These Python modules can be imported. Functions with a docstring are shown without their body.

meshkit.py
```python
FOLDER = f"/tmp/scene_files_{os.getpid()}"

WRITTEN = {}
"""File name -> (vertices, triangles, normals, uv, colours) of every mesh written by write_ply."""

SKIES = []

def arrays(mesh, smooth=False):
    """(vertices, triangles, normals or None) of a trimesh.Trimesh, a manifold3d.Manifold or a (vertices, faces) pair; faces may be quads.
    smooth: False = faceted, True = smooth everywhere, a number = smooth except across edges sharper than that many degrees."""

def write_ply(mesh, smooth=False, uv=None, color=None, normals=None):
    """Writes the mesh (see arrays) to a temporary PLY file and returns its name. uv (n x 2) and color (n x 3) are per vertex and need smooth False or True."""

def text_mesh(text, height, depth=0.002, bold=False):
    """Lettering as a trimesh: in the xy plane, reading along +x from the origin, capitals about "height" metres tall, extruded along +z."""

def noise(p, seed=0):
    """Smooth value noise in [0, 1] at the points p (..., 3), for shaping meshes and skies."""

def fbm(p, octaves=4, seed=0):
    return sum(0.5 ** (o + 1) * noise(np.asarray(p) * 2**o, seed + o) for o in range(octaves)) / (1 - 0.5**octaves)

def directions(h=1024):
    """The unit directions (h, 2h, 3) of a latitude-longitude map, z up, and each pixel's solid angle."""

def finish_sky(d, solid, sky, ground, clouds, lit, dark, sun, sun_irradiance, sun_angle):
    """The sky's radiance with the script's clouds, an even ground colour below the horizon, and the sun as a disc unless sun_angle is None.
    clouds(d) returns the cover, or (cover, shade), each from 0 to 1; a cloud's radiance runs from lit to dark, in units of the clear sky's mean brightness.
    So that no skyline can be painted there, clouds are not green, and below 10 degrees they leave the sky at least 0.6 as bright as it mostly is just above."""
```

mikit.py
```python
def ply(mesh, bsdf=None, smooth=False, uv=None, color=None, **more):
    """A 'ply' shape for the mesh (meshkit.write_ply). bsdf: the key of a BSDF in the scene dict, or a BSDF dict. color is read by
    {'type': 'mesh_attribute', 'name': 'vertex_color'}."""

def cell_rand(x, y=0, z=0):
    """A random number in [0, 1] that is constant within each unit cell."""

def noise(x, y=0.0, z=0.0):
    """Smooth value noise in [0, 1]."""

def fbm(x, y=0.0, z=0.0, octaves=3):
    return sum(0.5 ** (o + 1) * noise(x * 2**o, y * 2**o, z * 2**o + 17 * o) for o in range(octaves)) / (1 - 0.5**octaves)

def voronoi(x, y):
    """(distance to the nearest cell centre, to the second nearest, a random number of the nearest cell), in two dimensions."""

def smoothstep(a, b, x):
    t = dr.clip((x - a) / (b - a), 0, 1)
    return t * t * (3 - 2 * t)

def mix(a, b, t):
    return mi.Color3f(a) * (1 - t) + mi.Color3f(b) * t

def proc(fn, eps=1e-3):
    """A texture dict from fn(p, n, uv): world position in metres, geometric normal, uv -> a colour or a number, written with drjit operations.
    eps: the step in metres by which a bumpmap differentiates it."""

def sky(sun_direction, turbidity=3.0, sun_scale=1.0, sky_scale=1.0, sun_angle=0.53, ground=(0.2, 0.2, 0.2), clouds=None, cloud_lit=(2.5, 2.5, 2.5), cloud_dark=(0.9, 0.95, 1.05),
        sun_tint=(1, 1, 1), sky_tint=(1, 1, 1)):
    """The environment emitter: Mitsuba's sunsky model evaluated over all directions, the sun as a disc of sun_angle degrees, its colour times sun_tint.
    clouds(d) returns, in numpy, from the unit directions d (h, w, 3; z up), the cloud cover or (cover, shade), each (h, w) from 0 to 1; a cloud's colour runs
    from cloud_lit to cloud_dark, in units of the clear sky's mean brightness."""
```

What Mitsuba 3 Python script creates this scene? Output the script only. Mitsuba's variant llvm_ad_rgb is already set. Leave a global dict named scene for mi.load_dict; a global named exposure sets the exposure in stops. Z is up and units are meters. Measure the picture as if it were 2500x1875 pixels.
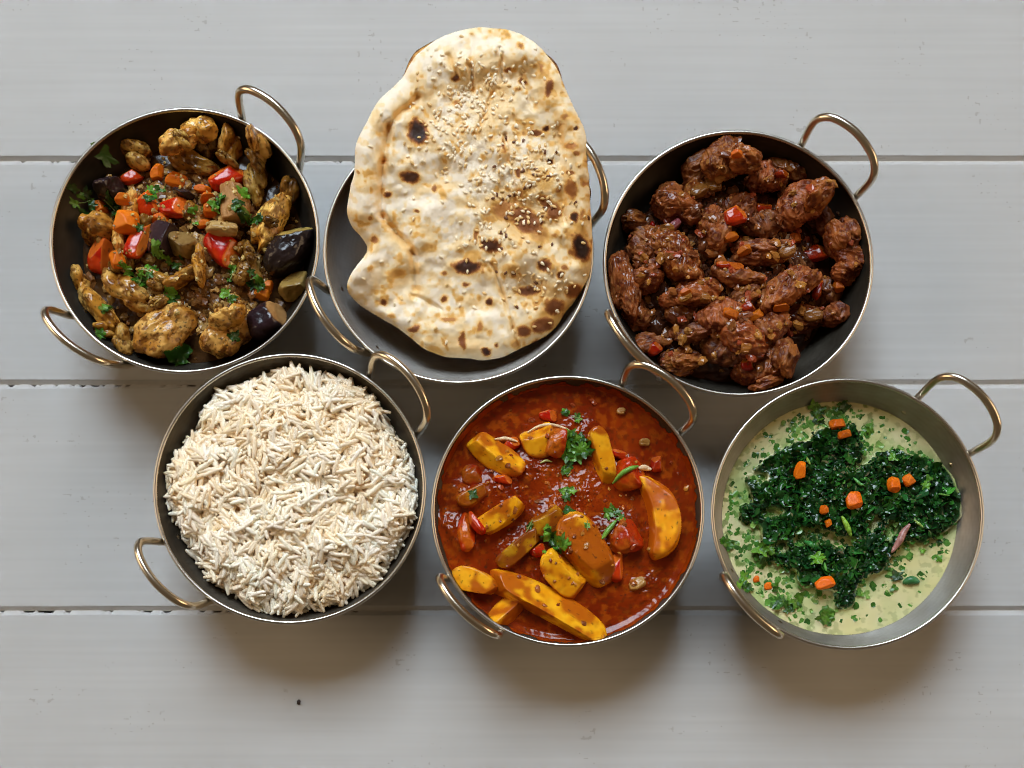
import math
import numpy as np, trimesh, mitsuba as mi, mikit
import drjit as dr
from scipy.ndimage import map_coordinates, gaussian_filter
from scipy.interpolate import splprep, splev
from scipy.sparse import coo_matrix
from shapely.geometry import Polygon
from shapely import contains_xy
from mikit import noise as dnoise, fbm as dfbm, smoothstep as dsmooth

T = mi.ScalarTransform4f
scene, labels = {}, {}

# ------------------------------------------------------------------ camera, light, exposure
F = 3018.0                       # focal length in pixels of the 2500 px wide photograph
CX, CY = 1250.0, 1553.0          # principal point (a shifted lens: the camera stands above the lower part of the picture)
TILT = math.radians(2.7)
HC = 0.720                       # camera height over the table top
FWD = np.array([0, math.sin(TILT), -math.cos(TILT)])
UPV = np.array([0, math.cos(TILT), math.sin(TILT)])
scene['camera'] = {'type': 'perspective', 'fov': 2 * math.degrees(math.atan(1250 / F)), 'fov_axis': 'x',
                   'near_clip': 0.02, 'far_clip': 60.0,
                   'principal_point_offset_x': 0.0, 'principal_point_offset_y': -(CY - 937.5) / 1875,
                   'to_world': T().look_at(origin=[0, 0, HC], target=[0, FWD[1], HC + FWD[2]], up=UPV.tolist())}

def lamp_rect(center, target, w, h, rgb):
    return {'type': 'rectangle', 'to_world': T().look_at(origin=list(center), target=list(target), up=[0, 0, 1]) @ T().scale([w / 2, h / 2, 1]),
            'emitter': {'type': 'area', 'radiance': {'type': 'rgb', 'value': list(rgb)}}}
scene['window_light'] = lamp_rect((-0.75, 5.05, 5.25), (0, 0.15, 0), 3.6, 3.4, (12.0, 14.1, 16.0))
scene['side_fill_light'] = lamp_rect((-3.7, 0.7, 1.9), (0, 0.15, 0), 2.6, 2.0, (3.5, 2.55, 1.6))  # unseen warm fills on both sides, added to lift the bowl shadows
scene['side_fill_light_001'] = lamp_rect((3.7, 0.5, 1.9), (0, 0.15, 0), 2.6, 2.0, (3.3, 2.3, 1.35))
scene['room_light'] = {'type': 'constant', 'radiance': {'type': 'rgb', 'value': [0.105, 0.074, 0.044]}}
exposure = 0.0
for k_, l_ in (('window_light', 'tall bright window that lights the table from behind the bowls'),
               ('side_fill_light', 'added dim fill light far left of the table, out of view'),
               ('side_fill_light_001', 'added dim fill light far right of the table, out of view')):
    labels[k_] = {'label': l_, 'category': 'window'}

# ------------------------------------------------------------------ helpers
def P(sx, sy, z=0.0):
    """the point at height z that stands at pixel (sx, sy) of the 2500 x 1875 photograph"""
    sx, sy = np.asarray(sx, float), np.asarray(sy, float)
    a, b = (sx - CX) / F, -(sy - CY) / F
    dz = UPV[2] * b + FWD[2]
    t = (z - HC) / dz
    return a * t, (UPV[1] * b + FWD[1]) * t

MPP = 0.2262e-3                  # metres per photograph pixel at the height of the food
CROPS = {1: (80, 190, .4582), 2: (730, 40, .5544), 3: (1450, 260, .43995), 4: (310, 830, .44), 5: (1030, 870, .44598), 6: (1710, 890, .44014)}
def SRC(k, x, y):
    ox, oy, s = CROPS[k]
    return ox + np.asarray(x, float) * s, oy + np.asarray(y, float) * s
def M(k, px): return px * CROPS[k][2] * MPP

_rs = np.random.RandomState(5)
_TAB = _rs.rand(64, 64, 64)
def vn(p, seed=0):
    p = np.asarray(p, float) + np.array([seed * 7.31, seed * 3.77, seed * 5.13])
    i = np.floor(p); t = p - i
    q = i + t * t * (3 - 2 * t)
    return map_coordinates(_TAB, [np.mod(q[..., k], 64) for k in range(3)], order=1, mode='grid-wrap')
def fb(p, o=3, seed=0):
    return sum(.5 ** (k + 1) * vn(np.asarray(p) * 2 ** k, seed + 11 * k) for k in range(o)) / (1 - .5 ** o)
def ridge(p, seed=0): return 1 - np.abs(2 * vn(p, seed) - 1)
def sstep(a, b, x):
    t = np.clip((x - a) / (b - a), 0, 1); return t * t * (3 - 2 * t)
def lerp(a, b, t): return np.asarray(a, float) * (1 - t[..., None]) + np.asarray(b, float) * t[..., None]
def rotz(a):
    c, s = math.cos(a), math.sin(a); return np.array([[c, -s, 0], [s, c, 0], [0, 0, 1.]])
def roty(a):
    c, s = math.cos(a), math.sin(a); return np.array([[c, 0, s], [0, 1, 0], [-s, 0, c]])
def rotx(a):
    c, s = math.cos(a), math.sin(a); return np.array([[1, 0, 0], [0, c, -s], [0, s, c]])

_count = {}
def numbered(name):
    n = _count.get(name, 0); _count[name] = n + 1
    return name if n == 0 else f'{name}_{n:03d}'
def put(key, mesh, bsdf, smooth=True, color=None, **kw):
    scene[key] = mikit.ply(mesh, bsdf, smooth=smooth, color=color, **kw)
    return key
def child(parent, name): return numbered(parent + '__' + name)
def tag(key, label, cat, group=None, kind=None):
    labels[key] = {'label': label, 'category': cat}
    if group: labels[key]['group'] = group
    if kind: labels[key]['kind'] = kind

_ico = {}
def ico(s):
    if s not in _ico:
        m = trimesh.creation.icosphere(subdivisions=s)
        _ico[s] = (np.array(m.vertices), np.array(m.faces))
    return _ico[s]
_adj = {}
def relax(u, s, n):
    """rounds the cut edges of an icosphere mesh of level s"""
    if s not in _adj:
        f = ico(s)[1]; e = np.vstack([f[:, [0, 1]], f[:, [1, 2]], f[:, [2, 0]]])
        A = coo_matrix((np.ones(len(e)), (e[:, 0], e[:, 1])), shape=(len(ico(s)[0]),) * 2).tocsr(); A = ((A + A.T) > 0).astype(float)
        _adj[s] = A.multiply(1 / np.asarray(A.sum(1))).tocsr()
    for _ in range(n): u = .4 * u + .6 * (_adj[s] @ u)
    return u
def normals(v, f):
    n = np.zeros_like(v); c = np.cross(v[f[:, 1]] - v[f[:, 0]], v[f[:, 2]] - v[f[:, 0]])
    for k in range(3): np.add.at(n, f[:, k], c)
    return n / np.maximum(np.linalg.norm(n, axis=1, keepdims=True), 1e-12)
def grid_faces(nu, nv, wrap=False):
    i, j = np.meshgrid(np.arange(nu - 1), np.arange(nv if wrap else nv - 1), indexing='ij')
    a = i * nv + j; b = i * nv + (j + 1) % nv; c = (i + 1) * nv + (j + 1) % nv; d = (i + 1) * nv + j
    q = np.stack([a, b, c, d], -1).reshape(-1, 4)
    return np.vstack([q[:, [0, 1, 2]], q[:, [0, 2, 3]]])
def join(parts):
    vs, fs, cs, n = [], [], [], 0
    for v, f, c in parts:
        vs.append(v); fs.append(f + n); cs.append(c); n += len(v)
    return np.vstack(vs), np.vstack(fs), np.vstack(cs)
def tube(path, radius, sides=14, cap=True):
    p = np.asarray(path, float); n = len(p)
    t = np.gradient(p, axis=0); t /= np.linalg.norm(t, axis=1, keepdims=True)
    a = np.cross(t[0], [0.3, 0.5, 0.8]); a /= np.linalg.norm(a)
    A = []
    for k in range(n):
        a = a - t[k] * (a @ t[k]); a /= np.linalg.norm(a); A.append(a)
    A = np.array(A); B = np.cross(t, A)
    ang = np.arange(sides) * 2 * np.pi / sides
    r = np.broadcast_to(radius, (n,))[:, None, None]
    v = p[:, None] + r * (np.cos(ang)[None, :, None] * A[:, None] + np.sin(ang)[None, :, None] * B[:, None])
    f = grid_faces(n, sides, True)
    v = v.reshape(-1, 3)
    if cap:
        v = np.vstack([v, p[:1], p[-1:]]); k0, k1 = n * sides, n * sides + 1
        j = np.arange(sides); jn = (j + 1) % sides
        f = np.vstack([f, np.stack([np.full(sides, k0), jn, j], 1), np.stack([np.full(sides, k1), (n - 1) * sides + j, (n - 1) * sides + jn], 1)])
    return v, f

# ------------------------------------------------------------------ materials
VC = {'type': 'mesh_attribute', 'name': 'vertex_color'}
def pr(**k): return {'type': 'twosided', 'bsdf': {'type': 'principled', **k}}
def rgb(*c): return {'type': 'rgb', 'value': list(c)}

def plank_col(p, n, uv):
    streak = dfbm(p.x * 9, p.y * 420, 0, 3)
    blotch = dfbm(p.x * 16, p.y * 30, 3.3, 3)
    c = mikit.mix((.412, .411, .401), (.478, .477, .468), dr.clip(0.55 * streak + 0.5 * blotch, 0, 1))
    speck = dsmooth(.88, .93, dnoise(p.x * 460, p.y * 700, 9)) * dsmooth(.70, .78, dnoise(p.x * 47, p.y * 53, 4))
    worn = dsmooth(-.0006, -.0022, p.z)
    c = mikit.mix(c, (.30, .28, .25), .55 * speck)
    return mikit.mix(c, (.44, .41, .37), .6 * worn)
KNOTS = [(2262, 478, .0065), (808, 145, .0032), (920, 172, .003), (2250, 96, .003), (1780, 350, .0026), (180, 1838, .003), (1700, 590, .003)]
KN = [(*[float(c) for c in P(a, b, 0)], r) for a, b, r in KNOTS]
def plank_h(p, n, uv):
    warp = (dfbm(p.x * 5, p.y * 18, 1, 2) - .5) * 9
    h = dfbm(p.x * 7, p.y * 330 + warp, 0, 3) * .62 + dnoise(p.x * 40, p.y * 900 + warp * 3, 5) * .30
    h += dfbm(p.x * 22, p.y * 60, 7, 2) * 1.3
    for kx, ky, r in KN:
        d = dr.sqrt(dr.square(p.x - kx) + dr.square((p.y - ky) * .8)) / r + (dnoise(p.x * 420, p.y * 420, 2) - .5) * .9
        h += 1.1 * dr.exp(-dr.square((d - .9) * 4)) - 1.6 * dr.exp(-dr.square(d * 3.2))
    return h * 1.4e-4
scene['paint'] = {'type': 'bumpmap', 'arbitrary': mikit.proc(plank_h, eps=2.5e-4), 'scale': 1.0,
                  'bsdf': {'type': 'principled', 'base_color': mikit.proc(plank_col), 'roughness': 0.55, 'specular': 0.35}}
scene['gap_dark'] = pr(base_color=rgb(.05, .045, .04), roughness=.9)

def steel_col(p, n, uv):
    b = dfbm(p.x * 45, p.y * 45, p.z * 60, 3)
    s = dnoise(p.x * 300, p.y * 300, p.z * 900)
    return mikit.mix((.095, .075, .052), (.18, .155, .125), dr.clip(b * 1.2 - .2 + .25 * (s - .5), 0, 1))
def steel_rad(p, n, uv): return .30 + .16 * dfbm(p.x * 60, p.y * 60, p.z * 60, 2)
def steel_col_bright(p, n, uv):
    b = dfbm(p.x * 45, p.y * 45, p.z * 60, 3)
    s = dnoise(p.x * 300, p.y * 300, p.z * 900)
    return mikit.mix((.31, .28, .245), (.50, .485, .47), dr.clip(b * 1.2 - .2 + .25 * (s - .5), 0, 1))
def steel_rad_bright(p, n, uv): return .33 + .15 * dfbm(p.x * 60, p.y * 60, p.z * 60, 2)
# spun steel: fine grooves run round the bowl, so reflections spread up and down the wall; tone per bowl paints in how bright or dark its reflections are
def steel_col_dark(p, n, uv): return steel_col(p, n, uv) * .42
for nm_, rad_, col_ in (('bowl_steel', steel_rad, steel_col), ('dark_steel', steel_rad, steel_col_dark), ('bright_steel', steel_rad_bright, steel_col_bright)):
    scene[nm_] = {'type': 'twosided', 'bsdf': {'type': 'roughconductor', 'material': 'none', 'distribution': 'ggx', 'alpha_u': .16, 'alpha_v': mikit.proc(rad_), 'specular_reflectance': mikit.proc(col_)}}
scene['rim_steel'] = pr(base_color=rgb(.56, .52, .455), metallic=1.0, roughness=.30)
def wire_col(p, n, uv):
    return mikit.mix((.60, .50, .36), (.72, .66, .56), dfbm(p.x * 130, p.y * 130, p.z * 130, 2))
scene['handle_steel'] = pr(base_color=mikit.proc(wire_col), metallic=1.0, roughness=.22)

scene['meat'] = pr(base_color=VC, roughness=.45, specular=.32)
scene['meat_wet'] = pr(base_color=VC, roughness=.23, specular=.36)
scene['gloss'] = pr(base_color=VC, roughness=.18, specular=.42)
scene['sauce'] = pr(base_color=VC, roughness=.13, specular=.27)
scene['cream'] = pr(base_color=VC, roughness=.22, specular=.36)
scene['crust'] = pr(base_color=VC, roughness=.62, specular=.28)
scene['grain_skin'] = pr(base_color=VC, roughness=.36, specular=.45)
scene['leaf'] = pr(base_color=VC, roughness=.38, specular=.5)

# ------------------------------------------------------------------ the table
Y_GAPS = [P(1250, y, 0)[1] for y in (-157, 389.5, 936.5, 1489.5, 2050)]
def plank(y_top, y_bot, seed):
    nx = 760
    x = np.linspace(-.62, .62, nx)
    def wob(s, amp): return amp * (fb(np.stack([x * 190, x * 0, x * 0], 1), 3, s) - .5)
    def soft(s, amp): return amp * (fb(np.stack([x * 24, x * 0, x * 0], 1), 2, s) - .5)
    ch, dp = .0029, .0023
    rows = []
    def row(y, z): rows.append(np.stack([x, np.broadcast_to(y, x.shape), np.broadcast_to(z, x.shape)], 1))
    hole = fb(np.stack([x * 380, x * 0, x * 0], 1), 2, seed + 8) + .13 * np.cos((x + .22) * 6)
    eT = y_top + .0003 + wob(seed, .0009) - (.0004 + .0012 * (x < -.08)) * sstep(.64, .74, hole); eB = y_bot - .0003 + wob(seed + 3, .0008)
    row(eB, -.012); row(eB, -dp + 0 * x)
    c1 = y_bot + ch * .85 + soft(seed + 5, .0007)
    row(c1 - .0006, -.0007); row(c1 - .0001, -.00018); row(c1 + .0006, 0 * x)
    c2 = y_top - ch + soft(seed + 7, .0008)
    for k in range(1, 8): row(c1 + .0006 + (c2 - c1 - .0012) * k / 8, 0 * x)
    row(c2 - .0006, 0 * x); row(c2 + .0001, -.00018); row(c2 + .0007, -.0007)
    row(eT, -dp + 0 * x); row(eT, -.012)
    v = np.array(rows); f = grid_faces(len(rows), nx)
    return v.reshape(-1, 3), f
for k in range(4):
    put(child('table', 'plank'), plank(Y_GAPS[k], Y_GAPS[k + 1], 20 + 9 * k), 'paint', smooth=25)
scene['table__underside'] = mikit.ply(trimesh.creation.box(extents=[1.24, Y_GAPS[0] - Y_GAPS[4], .010], transform=trimesh.transformations.translation_matrix([0, (Y_GAPS[0] + Y_GAPS[4]) / 2, -.018])), 'gap_dark')  # added board, coloured dark to put shade into the plank gaps
tag('table', 'white painted wooden table top of wide horizontal planks with grooves between them', 'table')

# ------------------------------------------------------------------ bowls
RIM_Z, WALL, R_BASE = .050, .0013, .036
RIMS = {  # rim box in the 2212 x 1659 view of the photograph: x0, x1, y0, y1
    'chicken': (106, 692, 234, 806), 'naan': (697, 1283, 253, 828), 'beef': (1300, 1890, 277, 856),
    'rice': (328, 920, 758, 1345), 'curry': (929, 1524, 808, 1397), 'green': (1533, 2130, 812, 1405)}
BOWL = {}
for k, (x0, x1, y0, y1) in RIMS.items():
    s = 2500 / 2212
    cx, cy = P((x0 + x1) / 2 * s, (y0 + y1) / 2 * s, RIM_Z)
    BOWL[k] = np.array([float(cx), float(cy)])
RADIUS = .0745
for _ in range(40):               # the rims touch but do not cut each other
    ks = list(BOWL)
    for i in range(6):
        for j in range(i):
            d = BOWL[ks[i]] - BOWL[ks[j]]; L = np.linalg.norm(d); gap = 2 * RADIUS + .0010 - L
            if gap > 0: BOWL[ks[i]] += d / L * gap / 2; BOWL[ks[j]] -= d / L * gap / 2

def r_in(z):
    t = np.clip((np.asarray(z, float) - .002) / (RIM_Z - .002), 0, 1)
    return (R_BASE + (RADIUS - .0008 - R_BASE) * (1 - (1 - t) ** 1.65)) - .0007
def z_in(r):
    zz = np.linspace(.002, RIM_Z, 300)
    return np.interp(r, r_in(zz), zz, left=.0022, right=RIM_Z)
def lathe(prof, n=220, seam=False):
    prof = np.asarray(prof, float); a = np.arange(n + seam) * 2 * np.pi / n
    v = np.stack([prof[:, None, 0] * np.cos(a), prof[:, None, 0] * np.sin(a), np.broadcast_to(prof[:, None, 1], (len(prof), n + seam))], -1)
    return v.reshape(-1, 3), grid_faces(len(prof), n + seam, not seam)
zz = np.concatenate([np.linspace(.002, .008, 12), np.linspace(.009, RIM_Z - .0012, 26)])
inner = [(r, .0019) for r in (.0001, .012, .022, .030, .0335)] + [(float(r_in(z)), z) for z in zz]
outer = [(float(r_in(z)) + WALL, z) for z in zz[::-1]] + [(.0365, .0012), (.033, .0006), (.02, .0006), (.0001, .0006)]
rt = float(r_in(RIM_Z - .0012))
body_v, body_f = lathe(inner + outer, seam=True)
body_uv = np.stack(np.meshgrid(np.linspace(0, 1, len(inner + outer)), np.linspace(0, 1, 221), indexing='ij')[::-1], -1).reshape(-1, 2)
rc = (rt + WALL / 2)
rim_prof = [(rc + .00105 * math.cos(a), RIM_Z - .0010 + .0010 * math.sin(a)) for a in np.linspace(-math.pi, math.pi, 17)]
rim_v, rim_f = lathe(rim_prof, 260)
def handle_mesh(angle, lean, length, w, skew, seed):
    """a bent wire loop: welded to the wall below the rim, leaning outwards and rising over it"""
    er = np.array([math.cos(angle), math.sin(angle), 0]); et = np.array([-er[1], er[0], 0])
    u = er * math.cos(lean) + np.array([0, 0, math.sin(lean)])
    hw = w / 2
    half = [(-.010, hw * .93), (-.002, hw * .97), (.006, hw * 1.0), (length * .52, hw * 1.04), (length * .74, hw * 1.0), (length * .90, hw * .80), (length * .97, hw * .48), (length, 0)]
    pts2 = [(s, -t) for s, t in half] + [(s, t) for s, t in half[-2::-1]]
    pts = []
    for s, t in pts2:
        base = er * (math.sqrt(max((RADIUS + .0015) ** 2 - t * t, 0))) + et * t + np.array([0, 0, RIM_Z - .006])
        pts.append(base + u * s + (u * skew * t))
    pts = np.array(pts)
    for e in (0, -1):              # the ends bend in to the wall
        z = pts[e, 2]; t_ = pts[e] @ et
        rr = float(r_in(z)) + WALL
        pts[e] = er * math.sqrt(rr * rr - t_ * t_) + et * t_ + np.array([0, 0, z])
    tck, _ = splprep(pts.T, s=0, k=3)
    path = np.array(splev(np.linspace(0, 1, 120), tck)).T
    return tube(path, .00215, 16)
HANDLES = {  # angle, lean, length for the two handles of each bowl
    'chicken': [(51, 74, .0300, .05), (228, 74, .0310, -.05)], 'naan': [(29, 74, .030, .05), (211, 76, .032, .0)],
    'beef': [(46, 72, .031, .04), (220, 78, .0290, -.03)], 'rice': [(40, 68, .031, .02), (218, 74, .032, -.05)],
    'curry': [(51, 72, .030, .04), (225, 82, .030, .0)], 'green': [(42, 68, .032, .02), (223, 82, .028, .0)]}
BOWL_LABEL = {'chicken': 'steel two-handled bowl holding the chicken and aubergine stew', 'naan': 'steel two-handled bowl under the sesame flatbread',
              'beef': 'steel two-handled bowl holding the brown beef chunks', 'rice': 'steel two-handled bowl filled with white rice',
              'curry': 'steel two-handled bowl filled with orange curry and yellow wedges', 'green': 'steel two-handled bowl with creamy sauce and dark green spinach'}
BODY, RIM = mikit.ply((body_v, body_f), 'bowl_steel', smooth=True, uv=body_uv), mikit.ply((rim_v, rim_f), 'rim_steel', smooth=True)
for i, k in enumerate(RIMS):
    key = numbered('balti_bowl'); c = BOWL[k]
    tw = T().translate([c[0], c[1], 0])
    scene[key + '__body'] = {**BODY, 'to_world': tw, 'bsdf': {'type': 'ref', 'id': 'bright_steel' if k in ('naan', 'green') else 'dark_steel' if k in ('beef', 'chicken') else 'bowl_steel'}}; scene[key + '__rim'] = {**RIM, 'to_world': tw}
    for q, (a, lean, ln, sk) in enumerate(HANDLES[k]):
        put(child(key, 'handle'), handle_mesh(math.radians(a), math.radians(lean), ln, .0425, sk, i * 2 + q), 'handle_steel', smooth=True, to_world=tw)
    tag(key, BOWL_LABEL[k], 'bowl', 'steel bowls on the table')

# ------------------------------------------------------------------ food helpers
class Dish:
    """heights of what already lies in a bowl, so that the next piece rests on it"""
    def __init__(self, name, crop):
        self.name, self.k, self.c, self.n, self.st = name, crop, BOWL[name], 180, .001
        g = (np.arange(self.n) - self.n / 2 + .5) * self.st
        X, Y = np.meshgrid(g, g, indexing='ij'); self.r = np.hypot(X, Y)
        self.H = z_in(self.r); self.X, self.Y = X + self.c[0], Y + self.c[1]
    def ij(self, x, y):
        i = np.clip(((x - self.c[0]) / self.st + self.n / 2).astype(int), 0, self.n - 1)
        j = np.clip(((y - self.c[1]) / self.st + self.n / 2).astype(int), 0, self.n - 1)
        return i, j
    def h(self, x, y):
        x, y = np.asarray(x, float), np.asarray(y, float)
        return map_coordinates(self.H, [(x.ravel() - self.c[0]) / self.st + self.n / 2 - .5, (y.ravel() - self.c[1]) / self.st + self.n / 2 - .5], order=1, mode='nearest').reshape(x.shape)
    def add(self, v):
        np.maximum.at(self.H, self.ij(v[:, 0], v[:, 1]), v[:, 2])
    def foot(self, x, y, a, b, rot, q=50):
        s = np.linspace(-.75, .75, 7); U, V = np.meshgrid(s, s); m = U * U + V * V < .62
        u, w = U[m] * a, V[m] * b; c, sn = math.cos(rot), math.sin(rot)
        return float(np.percentile(self.h(x + u * c - w * sn, y + u * sn + w * c), q))
    def at(self, px, py, a, b, rot, c, lift, q=50):
        sx, sy = SRC(self.k, px, py); z = .045
        for _ in range(3):
            x, y = P(sx, sy, z); zb = self.foot(x, y, a, b, rot, q); z = zb + c * lift
        return np.array([float(x), float(y), z])

PIECES = []                      # (key, noun phrase, x, y, dish, size) for the labels
def register(key, phrase, cat, dish, pos, size, group): PIECES.append((key, phrase, cat, dish, pos, size, group))
CLOCK = ['twelve', 'one', 'two', 'three', 'four', 'five', 'six', 'seven', 'eight', 'nine', 'ten', 'eleven']
WHERE = {'chicken': 'chicken stew', 'beef': 'beef bowl', 'curry': 'orange curry', 'green': 'spinach bowl'}
def write_labels():
    found = {}
    for key, phrase, cat, dish, pos, size, group in PIECES:
        d = np.array(pos[:2]) - BOWL[dish]; r = np.linalg.norm(d) / RADIUS
        hour = CLOCK[int(round(math.degrees(math.atan2(d[0], d[1])) / 30)) % 12]
        w = f'in the middle of the {WHERE[dish]}' if r < .2 else f"{'halfway out' if r < .58 else 'near the rim'} at {hour} o'clock in {WHERE[dish]}"
        found.setdefault((f'{phrase} {w}'), []).append((key, cat, pos, size, group))
    for text, items in found.items():
        if len(items) == 1: names = ['']
        else:
            p = np.array([i[2][:2] for i in items]); ax = int(np.ptp(p[:, 1]) > np.ptp(p[:, 0]))
            order = np.argsort(p[:, ax]); words = (['leftmost', 'rightmost'], ['lowest', 'uppermost'])[ax]
            names = [''] * len(items)
            mid = ['second', 'third', 'fourth', 'fifth', 'sixth']
            for n_, o in enumerate(order):
                names[o] = words[0] if n_ == 0 else words[1] if n_ == len(items) - 1 else f"{mid[n_ - 1]} from {('left', 'below')[ax]}" if len(items) > 3 else 'middle one'
                names[o] = ', ' + names[o]
        for (key, cat, pos, size, group), n_ in zip(items, names): tag(key, text + n_, cat, group)

CUT = None
def lump_shape(a, b, c, seed, sub=5, p=2.3, low=.22, lf=1.25, crease=0, bumps=.06, bf=3.5, lobes=0, spread=.5, sharp=22.0, rr=(.42, .68), cuts=()):
    """a star-shaped lump: a superellipsoid or a cluster of lobes, uneven, with flat knife cuts (normal, distance)"""
    global CUT
    d, f = ico(sub); rs = np.random.RandomState(seed * 7 + 1)
    if lobes:
        acc = np.zeros(len(d)); K = sharp
        for k in range(lobes):
            o = rs.normal(size=3); o = o / np.linalg.norm(o) * spread * rs.uniform(.55, 1.0) * np.array([1, 1, .7])
            r = rs.uniform(*rr); q = d @ o; disc = q * q - o @ o + max(r, np.linalg.norm(o) + .04) ** 2
            acc += np.exp(K * (q + np.sqrt(np.maximum(disc, 1e-6))))
        r = np.log(acc) / K
    else: r = (np.abs(d) ** p).sum(1) ** (-1 / p)
    r = r * (1 + low * 2 * (fb(d * lf + 20, 2, seed) - .5) + bumps * 2 * (vn(d * bf + 9, seed + 3) - .5))
    if crease:
        n = vn(d * 1.9 + 31, seed + 5)
        r = r - crease * np.exp(-((n - .5) / .05) ** 2)
    u = d * r[:, None]; CUT = np.zeros(len(u))
    if lobes: u = u / np.percentile(np.abs(u), 99.3, axis=0)
    for n, dist in cuts:
        n = np.asarray(n, float) + .12 * rs.normal(size=3); n /= np.linalg.norm(n)
        over = u @ n - dist - .03 * (fb(u * 3, 2, seed + 17) - .5); CUT = np.maximum(CUT, sstep(-.02, .06, over))
        u = u - n * (np.maximum(over, 0) * .96)[:, None]
    if cuts: u = relax(u, sub, 8 if sub < 5 else 22)
    return u * np.array([a, b, c]), f, d

def speckle(v, seed, freq=900, thr=.80): return sstep(thr, thr + .06, vn(v * freq, seed))

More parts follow.
